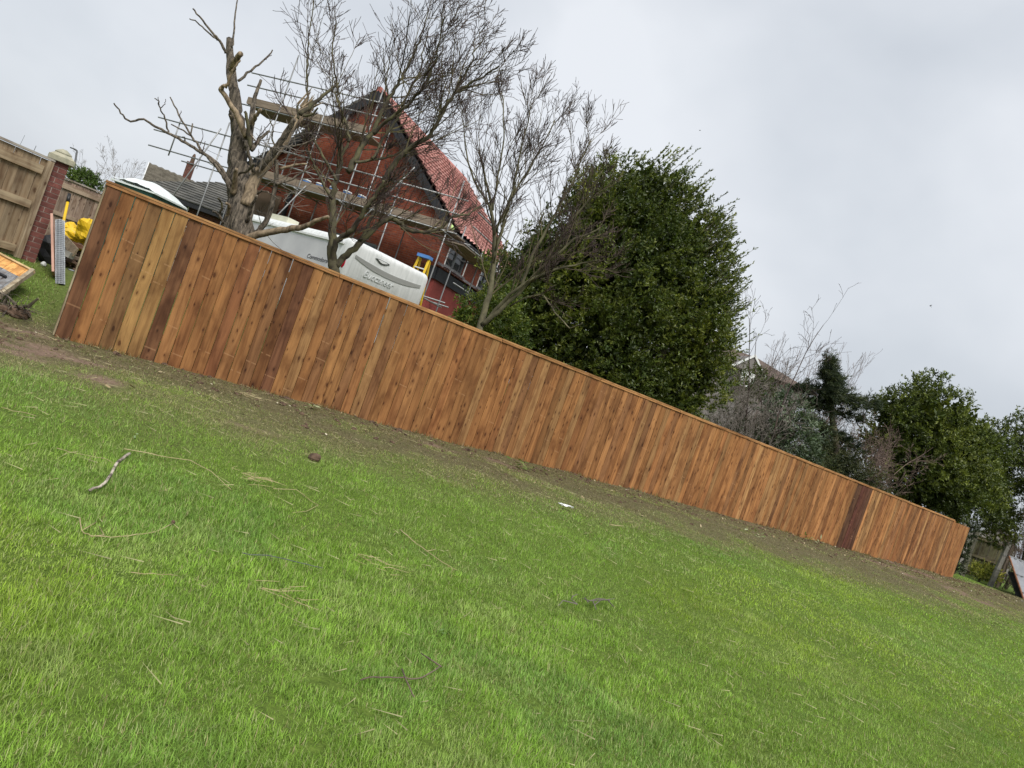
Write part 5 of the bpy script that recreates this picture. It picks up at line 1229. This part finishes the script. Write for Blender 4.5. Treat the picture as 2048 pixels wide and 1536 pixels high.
bush_twigs('bare_thicket', 'tall thicket of thin brown upright stems behind the conifer', 1510, 1720, 800, 27.0, 85, 2.2, MT['twigbrown'], 63, zup, 0.10, 0.012, 1.6, [(6, 0.45, 22, 0.05, 0.06), (3, 0.5, 25, 0.08, 0.06), (0, .5, 20, .1, 0)], lean=-0.03)
bush_twigs('brown_bush', 'low brown twiggy bush between the conifer and the right evergreen', 1690, 1800, 930, 23.2, 40, 1.7, MT['twigbrown'], 64, zup, 0.38, 0.012)
bush_twigs('red_twig_bush', 'reddish brown bare bush behind the lower conifer boughs', 1600, 1700, 900, 25.0, 34, 2.6, MT['twigbrown'], 65, zup, 0.35, 0.012)
def leafy(name, label, blobs, n_, per, ll, lw, sl, cols, seed, mat_='leafmatte', trop=(0.1, 0, 0.6), tw_=0.3, shell=(0.6, 1.05), spread=0.9, cat='shrub', stem=True, lumpy=0.0, squash=None):
    c_ = Vector(blobs[0][0]); t = thing(name, label, cat, (c_.x, c_.y, gz(c_)))
    crown('crown', t, MT[mat_], foliage(blobs, n_, per, ll, lw, sl, cols, trop, tw_, shell, spread, seed, lumpy=lumpy, squash=squash, rej=0.2))
    if stem: MB().tube([(c_.x, c_.y, gz(c_) - 0.05), c_], [0.06, 0.02], 6).build('stem', MT['bark'], t)
    return t
leafy('grey_leaved_shrub', 'pale grey green leaved shrub left of the conifer', [pb(1570, 830, 42, 20.0), pb(1600, 870, 38, 20), pb(1545, 880, 36, 20), pb(1590, 905, 40, 20)], 620, 12, 0.10, 0.04, 0.25, [(0.10, 0.135, 0.085), (0.14, 0.18, 0.12), (0.07, 0.10, 0.06), (0.05, 0.08, 0.035)], 71)
leafy('low_conifer_bush', 'low dark green feathery bush just above the fence top left of the conifer', [pb(1490, 890, 48, 20.2), pb(1550, 920, 46, 20.2), pb(1610, 945, 48, 20.6), pb(1440, 850, 40, 20)], 900, 16, 0.10, 0.016, 0.3, [(0.045, 0.062, 0.018), (0.065, 0.080, 0.022), (0.032, 0.045, 0.016), (0.08, 0.088, 0.026)], 72)
leafy('yellow_green_bush', 'small yellow green bush in front of the far house gable', [pb(1505, 760, 26, 21.5), pb(1480, 790, 26, 21.5), pb(1530, 775, 20, 21.5)], 300, 12, 0.09, 0.03, 0.2, [(0.10, 0.13, 0.025), (0.075, 0.105, 0.02)], 73)
leafy('olive_bush', 'olive brown bush at the fence top below the conifer', [pb(1660, 930, 50, 22.2), pb(1700, 965, 44, 22.2), pb(1640, 970, 40, 22), pb(1740, 985, 34, 22.4)], 800, 13, 0.10, 0.022, 0.3, [(0.055, 0.062, 0.022), (0.075, 0.078, 0.03), (0.04, 0.05, 0.018)], 74)
leafy('left_green_shrub', 'small green and brown shrub beyond the back fence at far left', [pb(165, 362, 18, 26), pb(185, 372, 14, 26), pb(150, 355, 12, 26)], 260, 12, 0.10, 0.04, 0.22, [(0.10, 0.16, 0.03), (0.14, 0.2, 0.045), (0.07, 0.10, 0.03)], 75)
bush_twigs('bare_bush', 'rounded bare twiggy bush behind the back fence at far left', 140, 195, 385, 28, 26, 1.6, MT['twiggrey'], 66, zup, 0.45, 0.010)
bush_twigs('bare_far_tree', 'small bare tree showing above the portable toilet', 232, 268, 385, 33, 6, 2.6, MT['twiggrey'], 67, zup, 0.25, 0.014, cat='tree')

# conifer blown sideways, boughs in layers
CZ = 22.5
cb = P(1675, 960, CZ); con = thing('conifer_tree', 'dark layered conifer with boughs swept to the right', 'tree', (cb.x, cb.y, gz(cb)))
MB().tube([(cb.x, cb.y, gz(cb) - 0.05), P(1672, 900, CZ), P(1660, 800, CZ), P(1652, 715, CZ)], [0.16, 0.13, 0.08, 0.02], 8).build('trunk', MT['bark'], con, smooth=True)
boughs = [((1650, 718), (1656, 770), 14, 24), ((1640, 742), (1672, 760), 14, 14), ((1660, 778), (1745, 806), 19, 10), ((1655, 782), (1588, 772), 17, 11), ((1650, 788), (1720, 812), 12, 8), ((1640, 800), (1600, 803), 12, 8), ((1612, 808), (1712, 834), 15, 10), ((1655, 776), (1655, 800), 18, 14),
          ((1612, 836), (1690, 880), 11, 11), ((1640, 858), (1712, 898), 11, 9), ((1640, 890), (1702, 925), 12, 12), ((1625, 905), (1725, 962), 16, 14), ((1600, 862), (1650, 895), 9, 12), ((1660, 920), (1650, 970), 18, 24)]
bl_all = []; bm_ = MB()
for (x0, y0), (x1, y1), r0, r1 in boughs:
    for k in range(6):
        t = k / 5; bl_all.append(pb(x0 + (x1 - x0) * t, y0 + (y1 - y0) * t, (r0 + (r1 - r0) * t) * 0.62, CZ, random.uniform(-.5, .5)))
    bm_.tube([P(x0, y0, CZ), P(x1, y1, CZ)], [0.03, 0.01], 4)
bm_.build('boughs', MT['bark'], con)
crown('crown', con, MT['leafmatte'], foliage(bl_all, 2500, 17, 0.13, 0.020, 0.26, [(0.028, 0.042, 0.020), (0.038, 0.052, 0.022), (0.022, 0.034, 0.018), (0.055, 0.068, 0.024)], (0.85, 0, 0.12), 0.55, (0.1, 1.05), 0.6, 81, squash=(1.15, 1.2, 0.62), rej=0.0, wpow=0.8))

# evergreen at the right end
RZ = 25.6
rbp = P(1870, 1010, RZ); re_ = thing('round_evergreen', 'round green evergreen tree above the right end of the fence', 'tree', (rbp.x, rbp.y, gz(rbp)))
RB = [pb(1850, 830, 68, RZ), pb(1790, 850, 55, RZ, .2), pb(1910, 850, 55, RZ, .2), pb(1775, 822, 30, RZ, .4), pb(1860, 920, 75, RZ, -.2), pb(1800, 930, 55, RZ, 0), pb(1920, 930, 60, RZ, 0), pb(1870, 980, 55, RZ, -.2), pb(1900, 1000, 42, RZ, 0), pb(1820, 985, 40, RZ, 0), pb(1940, 990, 40, RZ, .2), pb(1962, 905, 44, RZ, .5), pb(1968, 960, 42, RZ, .5), pb(1760, 880, 34, RZ, .3)]
GR2 = [(0.082, 0.108, 0.020), (0.105, 0.132, 0.023), (0.062, 0.086, 0.018), (0.130, 0.158, 0.028), (0.050, 0.070, 0.017)]
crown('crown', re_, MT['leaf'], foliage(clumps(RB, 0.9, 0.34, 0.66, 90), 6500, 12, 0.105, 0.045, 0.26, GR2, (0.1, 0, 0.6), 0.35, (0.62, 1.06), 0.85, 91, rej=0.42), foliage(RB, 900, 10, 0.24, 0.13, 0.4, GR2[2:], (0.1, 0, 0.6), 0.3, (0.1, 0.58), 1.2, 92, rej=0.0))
for tx, ty, r_ in ((1850, 850, 9), (1910, 870, 6), (1800, 870, 6)): MB().tube([(rbp.x, rbp.y, gz(rbp) - .05), P(1872, 985, RZ), P((1872 + tx) / 2 + 6, (985 + ty) / 2, RZ), P(tx, ty, RZ)], [0.2, 0.16, r_ * RZ / FPX * .7, 0.03], 7).build('trunk', MT['bark'], re_, smooth=True)
R2 = 28.0
rbp = P(2075, 1080, R2); r2 = thing('tall_hedge_tree', 'darker evergreen tree cut off by the right edge of the picture', 'tree', (rbp.x, rbp.y, gz(rbp)))
RB2 = [pb(2010, 880, 42, R2), pb(2035, 930, 60, R2, .2), pb(1990, 940, 45, R2), pb(2060, 880, 45, R2), pb(2010, 1000, 50, R2), pb(1985, 1030, 28, R2, .6), pb(2090, 960, 70, R2), pb(2012, 1052, 22, R2, .8), pb(2000, 1068, 15, R2, .8)]
crown('crown', r2, MT['leaf'], foliage(clumps(RB2, 0.9, 0.34, 0.66, 94), 3600, 13, 0.11, 0.042, 0.28, [tuple(0.85 * c_ for c_ in q) for q in GR2], (0.3, 0, 0.6), 0.35, (0.55, 1.05), 0.85, 93, rej=0.35))
MB().tube([(rbp.x, rbp.y, gz(rbp) - .05), P(2070, 1000, R2), P(2040, 900, R2)], [0.09, 0.07, 0.03], 7).build('trunk', MT['bark'], r2, smooth=True)
bush_twigs('bare_right_bush', 'brown bare bush at the right edge behind the leaning metal sheets', 2005, 2090, 1130, 29, 30, 3.0, MT['twigbrown'], 68, zup, 0.4, 0.014)

# ------------------------------------------------------------------ right end: posts, old panel, ivy, golden shrub, leaning metal sheets
def post_px(name, label, b_px, t_px, Z, wd, mat_, cat='post', wire=False):
    b0, t0 = P(*b_px, Z), P(*t_px, Z); zb = gz(b0); b0.z = min(b0.z, zb + 0.02) if abs(b0.z - zb) < 0.3 else b0.z
    b1 = b0 - (t0 - b0).normalized() * max(0.05, (b0.z - zb) + 0.08)
    o = thing(name, label, cat, (b0.x, b0.y, zb)); MB().bar(b1, t0, wd, wd * 0.9, Vector((0, 1, 0))).build('shaft', mat_, o)
    MB().bar(t0, t0 + (t0 - b0).normalized() * 0.03, wd * 0.8, wd * 0.7, Vector((0, 1, 0))).build('weathered_top', mat_, o)
    if wire:
        for f in (0.40, 0.72):
            q = b0.lerp(t0, f); a_ = (t0 - b0).normalized(); e_ = a_.orthogonal().normalized(); g_ = a_.cross(e_)
            MB().tube([q + (e_ * math.cos(k * math.pi / 6) + g_ * math.sin(k * math.pi / 6)) * wd * 0.78 for k in range(13)], 0.008, 4, False).build('wire_tie', MT['galv'], o)
    return o
post_px('concrete_post', 'dark concrete post just past the right end of the fence', (1922, 1154), (1954, 1062), 28.0, 0.15, MT['darkpost'])
post_px('concrete_post', 'wired concrete post standing in front of the golden shrub', (1981, 1170), (2018, 1085), 28.4, 0.15, MT['concrete'], wire=True)
post_px('timber_post', 'thin timber post behind the wired concrete post', (1994, 1172), (2032, 1072), 29.2, 0.10, MT['plank'])
q0, q1 = P(1938, 1146, 31.0), P(2000, 1172, 31.0); zt0 = P(1957, 1070, 31.0).z; gq = gz(q0)
op = thing('old_board_panel', 'mossy green old board fence panel past the right end', 'fence', (q0.x, q0.y, gq))
for k in range(9):
    x = q0.x - 0.2 + k * 0.2; o = MB().box((0, 0, 0), 0.198, 0.02, zt0 - gq - 0.03).build('board', MT['old_z'], op, local=True); o.location = (x - q0.x, (k % 2) * 0.025, (zt0 - gq) / 2); j = rb.uniform(.8, 1.15); o.color = (0.135 * j, 0.13 * j, 0.07 * j, 1)
for f in (0.93, 0.5, 0.12):
    o = MB().box((0, 0, 0), 1.9, 0.05, 0.09).build('rail', MT['old_x'], op, local=True); o.location = (0.6, -0.04, (zt0 - gq) * f); o.color = (0.19, 0.165, 0.10, 1)
ivp = P(1912, 1120, 26.6); iv = thing('ivy_hedge', 'dark ivy clad stump wedged behind the right end of the fence', 'ivy', (ivp.x, ivp.y, gz(ivp)))
crown('crown', iv, MT['leafmatte'], foliage([pb(1905, 1140, 16, 26.6), pb(1912, 1120, 16, 26.6), pb(1920, 1098, 16, 26.6), pb(1928, 1076, 15, 26.6), pb(1912, 1145, 15, 26.6), pb(1935, 1062, 13, 26.8)], 520, 12, 0.07, 0.05, 0.15, [(0.035, 0.05, 0.022), (0.06, 0.075, 0.04), (0.025, 0.038, 0.016), (0.11, 0.12, 0.085)], (0, 0, 0.4), 0.2, (0.5, 1.05), 1.0, 95))
MB().tube([(ivp.x, ivp.y, gz(ivp) - .05), P(1932, 1070, 26.7)], [0.14, 0.08], 7).build('stump', MT['bark'], iv)
leafy('golden_shrub', 'yellow variegated low shrub between the two concrete posts', [pb(1965, 1142, 15, 28.9), pb(1978, 1146, 15, 28.9), pb(1950, 1138, 10, 28.9), pb(1990, 1150, 12, 29), pb(1972, 1155, 14, 28.8)], 330, 12, 0.075, 0.04, 0.16, [(0.55, 0.52, 0.10), (0.45, 0.45, 0.09), (0.15, 0.19, 0.04), (0.30, 0.33, 0.06), (0.60, 0.56, 0.16)], 96)
leafy('dry_undergrowth', 'dry brown green undergrowth behind the leaning metal sheets', [pb(2020, 1150, 22, 30.5), pb(2038, 1140, 24, 30.5), pb(2005, 1168, 18, 30), pb(2060, 1160, 30, 31)], 380, 12, 0.09, 0.02, 0.25, [(0.075, 0.06, 0.035), (0.10, 0.09, 0.04), (0.06, 0.065, 0.025)], 97)
# distant shed roof
fs = P(1990, 1072, 44); fsh = thing('far_shed', 'small grey roofed shed seen past the right end of the fence', 'shed', (fs.x, fs.y, gz(fs)))
MB().prism([(fs.x - 1.6, fs.y, gz(fs)), (fs.x + 1.6, fs.y, gz(fs)), (fs.x + 1.6, fs.y, fs.z - 0.3), (fs.x, fs.y, fs.z + 0.6), (fs.x - 1.6, fs.y, fs.z - 0.3)], (0, 3, 0)).build('wall', MT['far'], fsh)
for s0_ in (-1, 1): MB().prism([(fs.x, fs.y - 0.1, fs.z + 0.72), (fs.x + 1.8 * s0_, fs.y - 0.1, fs.z - 0.32), (fs.x + 1.8 * s0_, fs.y - 0.1, fs.z - 0.42), (fs.x, fs.y - 0.1, fs.z + 0.6)], (0, 3.2, 0)).build('roof', MT['lead'], fsh)
# leaning sheets
a0, a1_, a2_ = P(2018, 1112, 27.6), P(2052, 1212, 26.6), P(2120, 1150, 28.3)
ms = thing('metal_sheets', 'corrugated grey metal sheets with rusty edges leaning at the right edge', 'metal sheet', (a1_.x, a1_.y, gz(a1_)))
d1, d2 = a1_ - a0, a2_ - a0; nn_ = d1.cross(d2).normalized(); k_ = 40; cm = MB(); n0 = 0
for i_ in range(k_ + 1):
    h = 0.02 * (1 if (i_ // 2) % 2 else -1)
    for e_ in (0.0, 1.0): cm.v.append(a0 + d2 * (i_ / k_) + d1 * e_ + nn_ * h)
for i_ in range(k_): cm.f.append([2 * i_, 2 * i_ + 2, 2 * i_ + 3, 2 * i_ + 1])
cm.build('front_sheet', mat_noise('grey_sheet_metal', (0.17, 0.18, 0.20), (0.27, 0.28, 0.305), 1.4, 0.55, 0.0, metal=0.0), ms)
rust = mat_noise('rust', (0.17, 0.07, 0.035), (0.30, 0.14, 0.075), 8)
MB().tube([a0, a1_], 0.035, 6).build('rusty_edge', rust, ms); MB().tube([a0, a2_], 0.03, 6).build('top_edge', MT['lead'], ms)
for f in (0.36, 0.72): MB().tube([a0 + d1 * f - Vector((0, .03, 0)), a0 + d1 * f + d2 - Vector((0, .03, 0))], 0.018, 5).build('cross_bar', MT['lead'], ms)
b0_ = P(2022, 1144, 27.9); b1_ = P(2044, 1205, 27.2); MB().bar(b0_, b1_, 0.25, 0.05, Vector((0, 1, 0))).build('rear_sheet', MT['darksteel'], ms); MB().tube([P(2030, 1196, 27.4), G(2046, 1203)], 0.02, 5).build('strut', MT['lead'], ms)

# ------------------------------------------------------------------ things lying on the lawn
def stick(name, label, pl, r0, r1, mat_, h=0.035, cat='twig', branches=()):
    pts = [G(x, y, h) for x, y in pl]
    sm_ = []
    for i_ in range(len(pts) - 1):
        for j in range(3): sm_.append(pts[i_].lerp(pts[i_ + 1], j / 3) + Vector((0, 0, random.uniform(-.004, .006))))
    sm_.append(pts[-1]); m_ = len(sm_)
    mb = MB().tube(sm_, [r0 + (r1 - r0) * i_ / (m_ - 1) for i_ in range(m_)], 6)
    for bl_ in branches: q = [G(x, y, h) for x, y in bl_]; mb.tube(q, [r1 * 1.1 + 0.0005 - 0.0004 * i_ for i_ in range(len(q))], 5)
    return tag(mb.build(name, mat_, None, smooth=True), label, cat)
stick('fallen_stick', 'thick pale and black fallen stick curving on the lawn at left', [(256, 916), (247, 922), (233, 932), (224, 946), (219, 958), (209, 972), (197, 983), (175, 991)], 0.010, 0.008, MT['whitestick'], 0.030, 'stick')
stick('dry_stalk', 'long curved dry stem with a round brown tip on the lawn', [(156, 1046), (160, 1070), (179, 1082), (219, 1083), (270, 1077), (310, 1070), (343, 1054)], 0.0028, 0.0022, MT['drygrass'], 0.022, 'stem', [[(160, 1070), (190, 1052)], [(179, 1082), (205, 1078), (195, 1060)]])
q = G(343, 1054, 0.03); o = MB().blob(q, 0.012, 0.012, 0.011, 8, 6, 0.1, 3).build('seed_head', MT['soilclod'], None); tag(o, 'round brown seed head at the tip of the long curved dry stem', 'seed head')
stick('dry_stalk', 'thin bent straw coloured stem on the lawn left of the centre', [(545, 982), (591, 984), (634, 1017), (610, 1028), (583, 1031)], 0.0024, 0.0016, MT['drygrass'], 0.022, 'stem')
stick('brown_twig', 'forked reddish brown twig in the near grass at bottom centre', [(716, 1374), (752, 1370), (804, 1368), (818, 1374), (851, 1364), (875, 1346)], 0.0032, 0.003, MT['twigbrown'], 0.035, 'twig', [[(799, 1352), (806, 1372), (822, 1409)], [(878, 1347), (838, 1320)]])
stick('dark_strand', 'thin dark green strand lying in the grass left of centre', [(480, 1118), (530, 1124), (590, 1135), (642, 1147)], 0.0028, 0.002, MT['darksteel'], 0.035, 'strand')
stick('pale_twig', 'pale twig running down the lawn towards the right of centre', [(798, 1065), (822, 1085), (850, 1108), (884, 1132), (912, 1146)], 0.0036, 0.002, MT['drygrass'], 0.022, 'twig', [[(850, 1108), (870, 1104)]])
stick('dry_straw', 'faint straw stem across the lawn above the fallen stick', [(110, 903), (150, 912), (205, 924), (228, 934)], 0.0022, 0.0016, MT['drygrass'], 0.022, 'stem')
stick('dry_straw', 'long straw stem in the grass between stick and worn strip', [(245, 905), (320, 918), (380, 926), (420, 950), (460, 985)], 0.0028, 0.002, MT['drygrass'], 0.022, 'stem')
stick('dry_straw', 'straw stem near the left edge of the lawn', [(0, 822), (35, 830), (70, 838)], 0.0022, 0.0016, MT['drygrass'], 0.022, 'stem')
stick('dry_straw', 'short pale straw stem low in the grass at left bottom', [(258, 1155), (300, 1157), (352, 1160)], 0.0022, 0.0016, MT['drygrass'], 0.022, 'stem')
stick('dry_straw', 'straw stem near the white scrap on the worn grass', [(1218, 1056), (1245, 1058)], 0.005, 0.004, MT['drygrass'], 0.04, 'stem')
# heap of grey twigs
hp0 = G(1180, 1215, 0.03); ht_ = thing('twig_heap', 'small heap of grey twigs lying on the lawn right of centre', 'twigs', tuple(hp0)); rr = random.Random(14); mb = MB()
for pl in ([(1215, 1213), (1200, 1214), (1185, 1216), (1172, 1218), (1160, 1210)], [(1222, 1226), (1210, 1215), (1196, 1215), (1184, 1224)], [(1138, 1212), (1141, 1206), (1150, 1204)], [(1138, 1212), (1150, 1222), (1120, 1218), (1112, 1226)], [(1165, 1208), (1171, 1222)], [(1180, 1216), (1188, 1232)], [(1196, 1215), (1224, 1212)], [(1170, 1216), (1190, 1212), (1206, 1210)]):
    q = [G(x, y, 0.05 + rr.uniform(0, .02)) for x, y in pl]; mb.tube(q, [0.0045] * (len(q) - 1) + [0.0025], 5)
mb.build('twigs', MT['twiggrey'], ht_)
for k, (cx, cy, n_, lab) in enumerate(((497, 960, 26, 'tuft of straw clippings on the lawn left of the centre'), (495, 795, 22, 'yellow straw tuft on the worn strip below the fence'), (533, 1190, 14, 'faint straw tuft low on the lawn left of centre'), (735, 1130, 14, 'thin straw wisps on the lawn at centre'))):
    c_ = G(cx, cy, 0.04); mb = MB(); rr = random.Random(80 + k)
    for j in range(n_):
        a = rr.gauss(0.3, 0.6); l_ = rr.uniform(0.05, 0.16); p_ = c_ + Vector((rr.gauss(0, .08), rr.gauss(0, .06), 0)); p_.z = gz(p_) + rr.uniform(0.02, 0.05)
        mb.tube([p_, p_ + Vector((math.cos(a) * l_, math.sin(a) * l_, rr.uniform(-.01, .02)))], [0.0016, 0.0009], 3)
    tag(mb.build('straw_tuft', MT['drygrass'], None, kind=None), lab, 'straw')
# leaf sprigs
def sprig(label, cx, cy, n_, spread, ll, cols, seed, rise=0.06):
    q = np.random.default_rng(seed); c_ = G(cx, cy); base = np.stack([c_.x + q.normal(0, spread, n_), c_.y + q.normal(0, spread, n_), np.zeros(n_)], 1); base[:, 2] = terr(base[:, 0], base[:, 1]) + q.uniform(0.012, rise, n_)
    ld = unit(q.normal(size=(n_, 3)) * np.array([1, 1, 0.35])); side = unit(np.cross(ld, np.array([0, 0, 1.0]) + q.normal(0, .3, (n_, 3)))); L = ll * q.uniform(.7, 1.2, n_)[:, None]
    V = np.stack([base, base + ld * L * .5 + side * L * .22, base + ld * L, base + ld * L * .5 - side * L * .22], 1).reshape(-1, 3); i_ = (np.arange(n_) * 4)[:, None]
    Fc = np.concatenate([i_ + np.array([[0, 1, 2]]), i_ + np.array([[0, 2, 3]])], 0); cc = np.array(cols)[q.choice(len(cols), n_)]
    o = npmesh('leaf_sprig', V, Fc, MT['leafmatte'], np.repeat(cc, 4, 0)); tag(o, label, 'leaves'); return o
PG = [(0.30, 0.34, 0.17), (0.22, 0.27, 0.12), (0.36, 0.38, 0.22)]; DG = [(0.09, 0.14, 0.03), (0.14, 0.19, 0.05), (0.2, 0.24, 0.08)]
sprig('pale green torn leaves on the soil below the fence left of centre', 625, 818, 16, 0.06, 0.085, PG, 1)
sprig('lone pale leaf fragment below the torn leaves by the fence', 612, 834, 5, 0.035, 0.07, PG, 2)
sprig('dark green leafy sprig on the worn strip near the fence centre', 1046, 940, 26, 0.09, 0.12, DG, 3, 0.12)
sprig('small leafy weed at the fence foot left of the dark boards', 1622, 1083, 26, 0.12, 0.13, DG + PG, 4, 0.12)
sprig('tiny leafy scraps on the soil right of the fence centre', 1512, 1070, 14, 0.12, 0.12, PG, 5)
sprig('flat green leaf low on the lawn at bottom centre', 885, 1273, 3, 0.012, 0.05, [(0.16, 0.26, 0.09)], 6)
sprig('small round pale leaf on the lawn left of centre', 272, 879, 3, 0.01, 0.04, [(0.3, 0.4, 0.2)], 7)
q = G(628, 920, 0.02); o = crumple('soil_clod', q, 0.055, 0.05, 0.04, MT['soilclod'], 4, 10, 8); tag(o, 'brown soil clod on the lawn edge left of centre', 'clod')
q = G(1129, 1020, 0.03)
mb = MB(); rr = random.Random(2)
sq = np.random.default_rng(5); sv = MB()
for a_ in range(13):
    for c_ in range(7):
        x_, y_ = (a_ / 12 - 0.5) * 0.19, (c_ / 6 - 0.5) * 0.08
        sv.v.append(q + Vector((x_ + sq.normal(0, .006), y_ + 0.03 * math.sin(x_ * 22) + sq.normal(0, .006), 0.012 + 0.022 * abs(math.sin(x_ * 23 + c_ * 1.3)) + sq.uniform(0, .012))))
for a_ in range(12):
    for c_ in range(6): n0 = a_ * 7 + c_; sv.f.append([n0, n0 + 7, n0 + 8, n0 + 1])
o = sv.build('plastic_scrap', MT['white'], None); tag(o, 'crumpled white scrap of plastic on the worn grass at centre', 'scrap')
# wood chips and clods scattered over the scraped strip
k = 1500; s_c = rng.uniform(-1.5, 30, k); d_c = np.abs(rng.normal(0.9, 0.9, k)) + 0.05
s_c = np.where(rng.random(k) < 0.45, rng.uniform(17, 30, k), s_c)
x = FA[0] + FT[0] * s_c + FN[0] * d_c; y = FA[1] + FT[1] * s_c + FN[1] * d_c; z = terr(x, y) + 0.018 + 0.012 * rng.random(k)
az = rng.uniform(0, 6.28, k); L = rng.uniform(0.014, 0.05, k); W = L * rng.uniform(0.25, 0.8, k); dx, dy = np.cos(az), np.sin(az); dzz = rng.normal(0, .3, k)
Pc = np.stack([x, y, z], 1); e_ = np.stack([dx, dy, dzz], 1); s2 = np.stack([-dy, dx, rng.normal(0, .3, k)], 1)
V = np.stack([Pc - e_ * L[:, None] / 2 - s2 * W[:, None] / 2, Pc + e_ * L[:, None] / 2 - s2 * W[:, None] / 3, Pc + e_ * L[:, None] / 2 + s2 * W[:, None] / 2, Pc - e_ * L[:, None] / 2 + s2 * W[:, None] / 3], 1).reshape(-1, 3)
cp_ = np.array([(0.40, 0.32, 0.20), (0.30, 0.23, 0.13), (0.50, 0.45, 0.34), (0.12, 0.08, 0.05), (0.09, 0.06, 0.04), (0.2, 0.22, 0.09)])[rng.choice(6, k, p=[.2, .18, .1, .2, .2, .12])]
o = npmesh('ground_litter', V, np.arange(k * 4).reshape(k, 4), MT['chip'], np.repeat(cp_, 4, 0), kind='stuff'); tag(o, 'scattered wood chips and dead leaves along the scraped strip', 'litter')

cl = MB(); rr = random.Random(77)
for k in range(900):
    s0_ = rr.uniform(-1.2, 29); d0_ = abs(rr.gauss(0.4, 0.8)) + 0.03; p_ = fence_pt(s0_, d0_); r_ = rr.uniform(0.007, 0.028) * (1.5 if rr.random() < 0.1 else 1); p_.z = gz(p_) + r_ * 0.2
    cl.blob(p_, r_ * 1.3, r_, r_ * 0.75, 6, 4, 0.3, k)
tag(cl.build('soil_clods', MT['soilclod'], None, kind='stuff'), 'small loose soil clods along the foot of the new fence', 'clods')

# ------------------------------------------------------------------ birds
def bird(label, px, Z, span, rot):
    c_ = P(*px, Z); t = thing('bird', label, 'bird', tuple(c_), 0, 'birds in the sky')
    M3 = Euler(rot).to_matrix()
    def T(v_): return c_ + M3 @ (Vector(v_) * span)
    b_ = MB(); b_.tube([T((0, -0.26, 0)), T((0, -0.14, 0.01)), T((0, 0.02, 0.0)), T((0, 0.2, 0)), T((0, 0.27, .01))], [0.02 * span, 0.062 * span, 0.075 * span, 0.05 * span, 0.015 * span], 8); b_.build('body', MT['bird'], t, smooth=True)
    for s0_ in (-1, 1):
        MB().prism([T((0.04 * s0_, 0.13, .02)), T((0.27 * s0_, 0.17, .10)), T((0.5 * s0_, -0.02, .15)), T((0.27 * s0_, 0.0, .10)), T((0.05 * s0_, -0.08, .02))], M3 @ Vector((0, 0, 0.012 * span))).build('wing', MT['bird'], t)
    MB().prism([T((-0.02, -0.2, 0)), T((0.02, -0.2, 0)), T((0.07, -0.38, 0)), T((-0.07, -0.38, 0))], M3 @ Vector((0, 0, 0.012 * span))).build('tail', MT['bird'], t)
bird('small dark bird flying just above the bare tree twigs', (1167, 218), 45, 0.30, (R(60), R(20), R(40)))
bird('small dark bird flying above the top of the big evergreen', (1400, 261), 48, 0.24, (R(40), R(10), R(-60)))
bird('lone bird far right in the grey sky', (1861, 612), 60, 0.36, (R(55), R(-40), R(30)))
